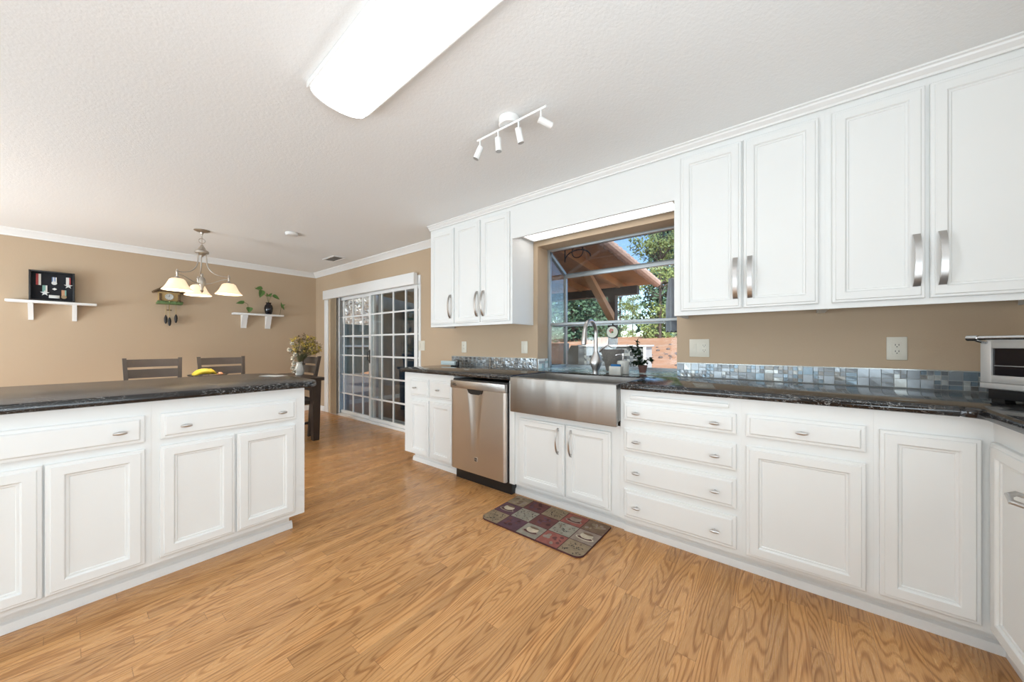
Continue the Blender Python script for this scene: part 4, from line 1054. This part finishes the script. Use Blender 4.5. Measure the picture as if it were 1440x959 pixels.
md = thing('medal_case', 'black framed display case of military medals on the left wall shelf', 'display case', (-.1, YF - .06, 1.645))
mx0, mx1, mz0, mz1, my = -.262, .058, 1.6455, 1.985, YF - .095
bm = B()
for a in ((mx0, mx0 + .016, mz0, mz1), (mx1 - .016, mx1, mz0, mz1), (mx0 + .016, mx1 - .016, mz0, mz0 + .016), (mx0 + .016, mx1 - .016, mz1 - .016, mz1)): box(bm, a[0], a[1], my, my + .055, a[2], a[3], .002)
part('frame', bm, M['black'], md); part('backing', box_(mx0 + .016, mx1 - .016, my + .045, my + .052, mz0 + .016, mz1 - .016), M['velvet'], md)
def medal(x, z, h, stripes, star, metal):
    bm = B(); w = .034; n = len(stripes)
    for k in range(n): box(bm, x - w / 2 + w * k / n, x - w / 2 + w * (k + 1) / n, my + .040, my + .0445, z - h, z, mi=k)
    if star:
        pts = [((.034 if k % 2 == 0 else .013) * math.sin(2 * PI * k / 10), (.034 if k % 2 == 0 else .013) * math.cos(2 * PI * k / 10)) for k in range(10)]
        prism(bm, pts, lambda p, q, a: (x + p, a, z - h - .012 + q), my + .034, my + .040, mi=n)
    elif star is False:
        lathe_b = B(); lathe(lathe_b, [(0, 0), (.020, 0), (.020, .005), (0, .005)], (0, 0, 0), 20); orient(lathe_b, Matrix.Translation((x, my + .040, z - h - .012)) @ Matrix.Rotation(PI / 2, 4, 'X')); merge(bm, lathe_b, n)
    part('medal', bm, [M[k] for k in stripes] + [M[metal]], md)
medal(-.198, 1.95, .125, ('red', 'red', 'rwhite', 'rwhite'), None, 'silver')
medal(-.090, 1.925, .055, ('rblue', 'rwhite', 'rblue', 'rwhite'), False, 'silver')
medal(.010, 1.935, .085, ('rwhite', 'rwhite', 'red'), True, 'silver')
medal(-.155, 1.825, .075, ('rgreen', 'rgreen', 'rwhite'), True, 'silver')
medal(-.022, 1.785, .068, ('rtan', 'rtan', 'rgreen'), False, 'bronze')
bm = B(); prism(bm, [(-.018, 0), (0, .014), (.018, 0), (0, -.014)], lambda p, q, a: (-.088 + p, a, 1.79 + q), my + .038, my + .0445); part('pin', bm, M['silver'], md)
bm = B(); box(bm, -.128, -.052, my + .038, my + .0445, 1.685, 1.720, .001); part('plaque', bm, M['silver'], md)

ck = thing('cuckoo_clock', 'carved wooden cuckoo clock with green base and hanging pine cone weights behind the chandelier', 'clock', (.86, YF, 1.70))
bm = B(); box(bm, .755, .965, YF - .09, YF - .001, 1.725, 1.86, .004); part('case', bm, M['clocklight'], ck)
bm = B()
for k in (0, 1):
    sx = -1 if k == 0 else 1
    prism(bm, [(0, 1.965), (sx * .155, 1.845), (sx * .165, 1.862), (0, 1.985)], lambda p, q, a: (.86 + p, a, q), YF - .12, YF - .001)
prism(bm, [(-.12, 1.86), (.12, 1.86), (0, 1.955)], lambda p, q, a: (.86 + p, a, q), YF - .085, YF - .002); part('roof', bm, M['clockwood'], ck)
bm = B(); lathe(bm, [(0, 0), (.042, 0), (.042, .010), (.034, .010), (.032, .006), (0, .006)], (0, 0, 0), 24, mi=0)
box(bm, -.002, .002, -.002, .028, .010, .012, mi=1); box(bm, -.020, .002, -.002, .002, .010, .012, mi=1)
for k in range(12):
    a = 2 * PI * k / 12; box(bm, .037 * math.cos(a) - .002, .037 * math.cos(a) + .002, .037 * math.sin(a) - .002, .037 * math.sin(a) + .002, .0095, .0112, mi=1)
orient(bm, Matrix.Translation((.855, YF - .091, 1.80)) @ Matrix.Rotation(PI / 2, 4, 'X')); part('dial', bm, [M['ribbed'], M['dark_slot']], ck)
bm = B(); box(bm, .735, .985, YF - .13, YF - .001, 1.700, 1.722, .004)
rg = random.Random(2)
for k in range(16): lathe(bm, [(0, 0), (.014, .004), (.012, .018), (0, .026)], (.748 + k * .0155, YF - .115 + rg.uniform(-.008, .008), 1.718), 7)
part('green_ledge', bm, M['clockgreen'], ck)
bm = B()
for x in (.768, .952): box(bm, x - .012, x + .012, YF - .105, YF - .085, 1.722, 1.84, .003); lathe(bm, [(0, 0), (.02, .01), (.016, .03), (0, .045)], (x, YF - .10, 1.722), 8)
part('carved_figures', bm, M['clockwood'], ck)
bm = B()
for x, z in ((.825, 1.55), (.862, 1.52), (.925, 1.565)): tube(bm, [(x, YF - .06, 1.70), (x, YF - .06, z)], .0025, 6)
part('chains', bm, M['brass'], ck)
for x, z in ((.825, 1.55), (.862, 1.52), (.925, 1.565)):
    bm = B(); lathe(bm, [(0, .01), (.006, 0), (.014, -.02), (.018, -.05), (.016, -.085), (.008, -.11), (0, -.115)], (x, YF - .06, z), 12); part('weight', bm, M['iron'], ck)
bm = B(); tube(bm, [(.86, YF - .045, 1.70), (.86, YF - .045, 1.62)], .003, 6); box(bm, .835, .885, YF - .05, YF - .04, 1.615, 1.63, .002); part('pendulum', bm, M['clockwood'], ck)

bv = thing('black_vase', 'glossy black vase with green pothos leaves on the right wall shelf', 'vase', (2.035, YF - .065, 1.64))
VX2, VY2 = 2.015, YF - .068
bm = B(); lathe(bm, [(0, 0), (.036, 0), (.042, .01), (.056, .06), (.060, .10), (.052, .14), (.034, .165), (.032, .175), (.042, .190), (.036, .190), (.026, .17), (0, .16)], (VX2, VY2, 1.6405), 28); part('vase', bm, M['blackglaze'], bv)
bs, bl2 = B(), B()
def vine(pts, leaves):
    tube(bs, pts, .0028, 5)
    for b_, t_, w in leaves: leaf(bl2, b_, t_, w, up=Vector((0, -1, .3)))
y_ = VY2
vine([(VX2, y_, 1.82), (VX2 - .03, y_ - .01, 1.93), (VX2 - .12, y_ - .02, 2.00), (VX2 - .19, y_ - .02, 2.05)],
     [((VX2 - .09, y_ - .02, 2.02), (VX2 - .13, y_ - .05, 1.90), .085), ((VX2 - .09, y_ - .02, 2.055), (VX2 - .19, y_ - .03, 2.035), .06)])
vine([(VX2, y_, 1.82), (VX2 + .02, y_ - .01, 1.92), (VX2 + .06, y_ - .02, 1.955)], [((VX2 + .05, y_ - .02, 1.955), (VX2 + .15, y_ - .04, 1.90), .06)])
vine([(VX2, y_, 1.82), (VX2 - .01, y_, 1.94), (VX2 + .03, y_, 1.97)], [((VX2 + .0, y_ - .01, 1.93), (VX2 + .04, y_ - .03, 1.99), .04), ((VX2 - .02, y_ - .01, 1.93), (VX2 - .03, y_ - .03, 1.98), .035)])
part('stems', bs, M['stem'], bv); part('leaves', bl2, M['leaf'], bv)
def cutting(label, pts, lv):
    r = thing('leafy_cutting', label, 'plant', pts[0]); bs_ = B(); tube(bs_, pts, .0028, 5); part('stem', bs_, M['stem'], r)
    bl_ = B()
    for b_, t_, w in lv: leaf(bl_, b_, t_, w, up=Vector((0, -1, .3)))
    part('leaves', bl_, M['leaf'], r)
cutting('green pothos leaves trailing over the left end of the right wall shelf', [(1.74, y_, 1.642), (1.745, y_, 1.70), (1.74, y_, 1.78), (1.71, y_, 1.80), (1.66, y_ - .02, 1.80)],
        [((1.75, y_ - .03, 1.735), (1.745, y_ - .05, 1.652), .085), ((1.68, y_ - .02, 1.805), (1.585, y_ - .03, 1.785), .055), ((1.69, y_ - .02, 1.81), (1.62, y_ - .03, 1.815), .035)])
cutting('thin upright green sprig at the right end of the right wall shelf', [(2.175, y_, 1.642), (2.185, y_, 1.72), (2.20, y_, 1.80)],
        [((2.20, y_, 1.80), (2.235, y_ - .02, 1.735), .04), ((2.20, y_, 1.80), (2.25, y_ - .02, 1.82), .025), ((2.20, y_, 1.79), (2.19, y_ - .02, 1.855), .025)])

# ---------------------------------------------------------------- outside
def hz(x, y):
    s = lambda a, b, v: max(0, min(1, (v - a) / (b - a)))
    r = s(7.2, 30, x); 
    return -.10 + 1.80 * (r ** .8) * (1.0 + .06 * math.sin(y * .21)) + .05 * math.sin(x * .9 + y * .5) * s(9, 14, x) + .03 * math.sin(y * 1.7 + x) * s(8, 10, x) - .02 * s(30, 60, x)
bm = B(); gxs = [XO + .01 + .45 * i for i in range(70)] + [35, 40, 48, 60, 80, 110]; gys = [-45 + 1.1 * j for j in range(100)]
gv = [[bm.verts.new((x, y, hz(x, y))) for y in gys] for x in gxs]
for i in range(len(gxs) - 1):
    for j in range(len(gys) - 1): bm.faces.new((gv[i][j], gv[i + 1][j], gv[i + 1][j + 1], gv[i][j + 1]))
t = NT('orange_dirt'); p = t.pos()
n1 = t.noise(p, .7, 5, .6); n2 = t.noise(p, 9, 4, .65)
cc = t.ramp(n1, [(.35, (.56, .33, .21)), (.55, (.50, .24, .115)), (.7, (.60, .40, .27))])
t.set(color=t.mix(t.ramp(n2, [(.55, (0, 0, 0)), (.72, (.55, .55, .55))]), cc, (.20, .12, .08)), rough=.95); t.bump(n2, .4, .05)
struct('ground', bm, t.m)
struct('patio', box(B(), XO + .005, 7.4, 1.6, 13.9, -.06, -.02), M['slab'])
rg = random.Random(4); bm = B()
for k in range(260):
    x = rg.uniform(11, 20); y = rg.uniform(-2, 14); s = rg.uniform(.04, .11)
    lathe(bm, [(0, -.6 * s), (s, 0), (s * .7, .5 * s), (0, .7 * s)], (x, y, hz(x, y)), 6, sx=rg.uniform(.7, 1.3))
o = single('scattered_stones', bm, M['stone'], 'small dark stones scattered over the orange dirt slope outside', 'stones', smooth=False); o['kind'] = 'stuff'
# house eave above the windows
bm = B(); box(bm, XO + .02, 3.40, -2, 9, 2.33, 2.36); box(bm, 3.36, 3.42, -2, 9, 2.20, 2.45)
struct('trim_5', bm, M['soffit'])

pc = thing('patio_cover', 'wooden patio roof with clay tile edge outside the kitchen window', 'patio cover', (6.6, 2.7, -.02))
RY0, RY1, RX0, RX1 = 2.02, 8.72, 3.45, 7.0
rz_ = lambda x: 2.60 - (x - 4.2) * .100
pl = lambda x0, x1, d0, d1: [(x0, rz_(x0) + d0), (x1, rz_(x1) + d0), (x1, rz_(x1) + d1), (x0, rz_(x0) + d1)]
bm = B(); nb = 26
for k in range(nb):
    a = RX0 + (RX1 - RX0) * k / nb; b = RX0 + (RX1 - RX0) * (k + 1) / nb - .006
    prism(bm, pl(a, b, .0, .022), lambda p, q, s_: (p, s_, q), RY0 + .02, RY1)
part('roof_boards', bm, M['cedar'], pc)
k = 0; yy = 2.55
while yy < RY1:
    bm = B(); prism(bm, pl(RX0, RX1 - .12, -.13, -.001), lambda p, q, s_: (p, s_, q), yy - .03, yy + .03); part('rafter', bm, M['cedar'], pc); yy += .80
bm = B()
nt = 22
for k in range(nt):
    a = RX0 + (RX1 - RX0 + .08) * k / nt; L_ = (RX1 - RX0 + .08) / nt
    prism(bm, [(a, rz_(a) + .030), (a + L_ * 1.15, rz_(a + L_) + .024), (a + L_ * 1.15, rz_(a + L_) + .075), (a, rz_(a) + .055)], lambda p, q, s_: (p, s_, q), RY0 - .02, RY1 + .02)
for k in range(nt):   # rounded rake tiles
    a = RX0 + (RX1 - RX0 + .08) * k / nt; L_ = (RX1 - RX0 + .08) / nt
    tube(bm, [(a, RY0 - .01, rz_(a) + .045), (a + L_ * 1.1, RY0 - .01, rz_(a + L_) + .04)], [.045, .082], 10)
part('roof_tiles', bm, M['rooftile'], pc, kind=None)
bm = B(); box(bm, 6.53, 6.67, 2.20, RY1, 2.10, 2.255); part('beam', bm, M['darkbeam'], pc)
bm = B(); box(bm, 6.53, 6.67, 2.62, 2.76, -.03, 2.10); part('post', bm, M['darkbeam'], pc)
bm = B(); box(bm, 6.53, 6.67, 7.62, 7.76, -.03, 2.10); part('post', bm, M['darkbeam'], pc)
bm = B(); prism(bm, [(5.42, 2.36), (5.56, 2.36), (6.60, 1.72), (6.60, 1.56)], lambda p, q, s_: (p, s_, q), 2.63, 2.75); part('knee_brace', bm, M['cedar'], pc)

hk = B()
sp_ = [(3.7 + .0, 2.05 + .35 * i / 8, 2.24) for i in range(9)]
tube(hk, [(3.55, 2.02, 2.36), (3.55, 2.02, 2.10)], .008, 6)
tube(hk, [(3.55, 2.02 - .16 * (1 - math.cos(PI * k / 10)), 2.12 + .10 * math.sin(PI * k / 10) * (1 if k < 11 else 1)) for k in range(11)], .007, 6)
tube(hk, [(3.55, 1.86 + .07 * math.cos(2 * PI * k / 14), 2.20 + .07 * math.sin(2 * PI * k / 14)) for k in range(15)], .006, 6)
tube(hk, [(3.55, 2.02, 2.28), (3.55, 1.55, 2.30)], .007, 6)
tube(hk, [(3.55, 1.55, 2.30), (3.55, 1.55, 2.36)], .007, 6)
single('iron_hanger', hk, M['iron'], 'black curled iron plant hanger under the eave outside the window', 'hanger')

gr = thing('outdoor_grill', 'outdoor cooking counter with mosaic tile panel and white edging beyond the window', 'grill', (5.6, 2.3, -.02))
rng = random.Random(8); bm = B(); box(bm, 5.56, 5.95, 1.76, 2.86, -.02, 1.12)
mosaic(bm, lambda u, w, v: (5.56 - w, u, v), 1.78, 2.84, .78, 1.115, .05, rng, [0, 1, 1, 4, 4, 3], sub=.6); part('tiled_counter', bm, [GROUT] + TL, gr, smooth=False)
bm = B(); box(bm, 5.53, 5.98, 1.73, 2.90, 1.12, 1.15, .004); box(bm, 5.535, 5.56, 1.73, 1.77, .02, 1.12); part('edging', bm, M['trim'], gr)
bm = B(); prism(bm, [(0, .80), (.34, .80), (.34, 1.14), (.20, 1.14)], lambda p, q, a: (a, 3.10 - p, q), 5.30, 5.52); part('hood', bm, M['nickel'], gr, 'slanted stainless hood')
bm = B(); box(bm, 5.25, 5.55, 2.55, 3.16, .10, .79, .01); part('firebox', bm, M['black'], gr)
bm = B(); box(bm, 5.40, 5.75, 3.18, 3.50, -.02, 1.18, .012); box(bm, 5.39, 5.40, 3.20, 3.48, .60, .64)
single('patio_bin', bm, M['black'], 'tall black storage box beside the outdoor grill, seen through the side pane', 'box')

sd_ = thing('garden_shed', 'dark slate-blue clad shed wall beyond the right half of the sliding door', 'shed', (7.2, 9.0, -.05))
bm = B()
xx = 5.30
while xx < 9.2: box(bm, xx, xx + .185, 8.97, 9.02, -.05, 3.3, .004); xx += .19
prism(bm, [(5.30, 9.02), (9.40, 9.02), (9.40, 10.5), (6.30, 10.5)], lambda p, q, a: (p, q, a), -.05, 3.3); part('wall', bm, M['shed'], sd_)
bm = B(); prism(bm, [(5.2, 8.8), (9.5, 8.8), (9.5, 10.6), (6.2, 10.6)], lambda p, q, a: (p, q, a), 3.3, 3.42); part('roof', bm, M['soffit'], sd_)
bm = B(); box(bm, 5.26, 5.34, 8.94, 9.03, -.05, 3.3, .004); part('corner_board', bm, M['alu'], sd_)
bm = B(); box(bm, 6.15, 6.36, 8.955, 8.972, 1.55, 1.80, .003); part('reflection_patch', bm, M['ribbed'], sd_, 'pale square standing in for a mirrored wall plate')  # pale square imitates a wall plate reflected in the door glass

fn = thing('garden_fence', 'dark green board fence beyond the left half of the sliding door', 'fence', (7.2, 14.0, -.1))
bm = B(); xx = 4.6
while xx < 11: box(bm, xx, xx + .145, 14.0, 14.03, -.3, 1.98); xx += .15
part('boards', bm, M['fence'], fn)
bm = B(); box(bm, 4.6, 11, 13.95, 14.0, 1.05, 1.13); box(bm, 4.6, 11, 13.95, 14.0, 1.45, 1.50); part('rails', bm, M['alu'], fn)

# trees
def make_tree(name, label, kind, seed):
    r = thing(name, label, 'tree', (0, 0, 0), local=True); rg = random.Random(seed)
    h = 13.0; verts, faces = [], []
    def quad(c_, s):
        u = Vector((rg.gauss(0, 1), rg.gauss(0, 1), rg.gauss(0, 1))).normalized(); v = u.orthogonal().normalized(); i = len(verts)
        for a, b in ((-1, -.6), (1, -.6), (1, .6), (-1, .6)): verts.append(c_ + u * (a * s) + v * (b * s))
        faces.append((i, i + 1, i + 2, i + 3))
    bm = B(); tube(bm, [(0, 0, -.6), (.05, 0, h * .4), (0, .08, h * .75), (0, 0, h * .97)], [.17, .13, .08, .02], 8)
    if kind == 'conifer':
        for L in range(30):
            q = L / 29; z = h * (.02 + .96 * q); R = (1 - q) ** .8 * 2.7 + .25; nb = 7
            for b in range(nb):
                a = 2 * PI * b / nb + L * .7 + rg.uniform(-.2, .2); Rb = R * rg.uniform(.6, 1.1)
                tube(bm, [(0, 0, z), (Rb * math.cos(a), Rb * math.sin(a), z - Rb * .22)], [.035, .008], 4)
                for k in range(26):
                    s = rg.uniform(.25, 1); quad(Vector((Rb * s * math.cos(a) + rg.gauss(0, .22), Rb * s * math.sin(a) + rg.gauss(0, .22), z - Rb * s * .22 + rg.gauss(0, .14))), rg.uniform(.08, .17))
        mt = M['needle1']
    elif kind == 'leafy':
        for b in range(52):
            a = rg.uniform(0, 2 * PI); z = h * rg.uniform(.02, .95); R = 3.2 * math.sin(PI * min(.97, max(.1, (z / h - .1) / .95))) ** .6 * rg.uniform(.35, 1)
            c_ = Vector((R * math.cos(a), R * math.sin(a), z)); tube(bm, [(0, 0, z * .8), c_], [.06, .012], 4)
            for k in range(75):
                d = Vector((rg.gauss(0, 1), rg.gauss(0, 1), rg.gauss(0, .8))); quad(c_ + d * .42, rg.uniform(.06, .14))
        mt = M['needle2']
    else:
        for b in range(60):
            a = rg.uniform(0, 2 * PI); z = h * rg.uniform(.15, .9); R = rg.uniform(1, 3.2)
            c_ = Vector((R * math.cos(a), R * math.sin(a), z + R * .5)); tube(bm, [(0, 0, z), c_], [.05, .01], 4)
            for k in range(110):
                d = Vector((rg.gauss(0, 1), rg.gauss(0, 1), rg.gauss(0, 1))); quad(c_ + d * .5, rg.uniform(.04, .13))
        mt = M['needle3']
    part('trunk', bm, M['bark'], r)
    me = bpy.data.meshes.new('foliage'); me.from_pydata([tuple(v) for v in verts], [], faces); me.materials.append(mt)
    o = bpy.data.objects.new('foliage', me); COL.objects.link(o); o.parent = r
    return r
protos = {'conifer': make_tree('conifer_tree', 'tall dark green conifer beyond the dirt slope', 'conifer', 1),
          'leafy': make_tree('leafy_tree', 'olive green leafy tree beyond the dirt slope', 'leafy', 2),
          'bare': make_tree('bare_tree', 'pale bare tree above the fence behind the sliding door', 'bare', 3)}
GL = {'conifer': 'conifers beyond the dirt slope', 'leafy': 'leafy trees beyond the dirt slope', 'bare': 'bare trees behind the fence'}
used = set(); placed = []
spots = []
rg = random.Random(31)
# azimuth px, distance, kind, scale
for px, dist, kd, sc in ((806, 30, 'conifer', 1.0), (818, 38, 'conifer', 1.2), (828, 32, 'leafy', .95), (842, 36, 'conifer', 1.1), (853, 34, 'conifer', .9), (872, 30, 'leafy', 1.0), (890, 26, 'leafy', .8),
                          (928, 30, 'leafy', .75), (938, 38, 'conifer', 1.2), (950, 28, 'leafy', .95), (968, 36, 'conifer', 1.2), (985, 32, 'leafy', 1.1), (790, 40, 'conifer', 1.2), (776, 34, 'leafy', 1.1),
                         (476, 24, 'bare', .8), (488, 30, 'bare', 1.0), (500, 25, 'bare', .85), (512, 32, 'bare', 1.0), (523, 27, 'bare', .9), (494, 40, 'bare', 1.2), (508, 44, 'bare', 1.3)):
    a = (px - 720) / 493.0; e_ = Vector((.7855 + a * .6188, .6188 - a * .7855)).normalized(); d0 = dist
    while any((e_ * dist - q).length < 3.5 * (sc * dist / d0 + qs) for q, qs in placed): dist += 1.0
    sc = sc * min(1.25, dist / d0); d = e_ * dist; placed.append((d.copy(), sc))
    loc = (d.x, d.y, hz(d.x, d.y) if kd != 'bare' else -.3)
    p_ = protos[kd]
    if kd not in used:
        p_.location = loc; p_.rotation_euler = (0, 0, rg.uniform(0, 6)); p_.scale = (sc,) * 3; p_['group'] = GL[kd]; used.add(kd)
    else: dup(p_, loc, rg.uniform(0, 6), None, sc)
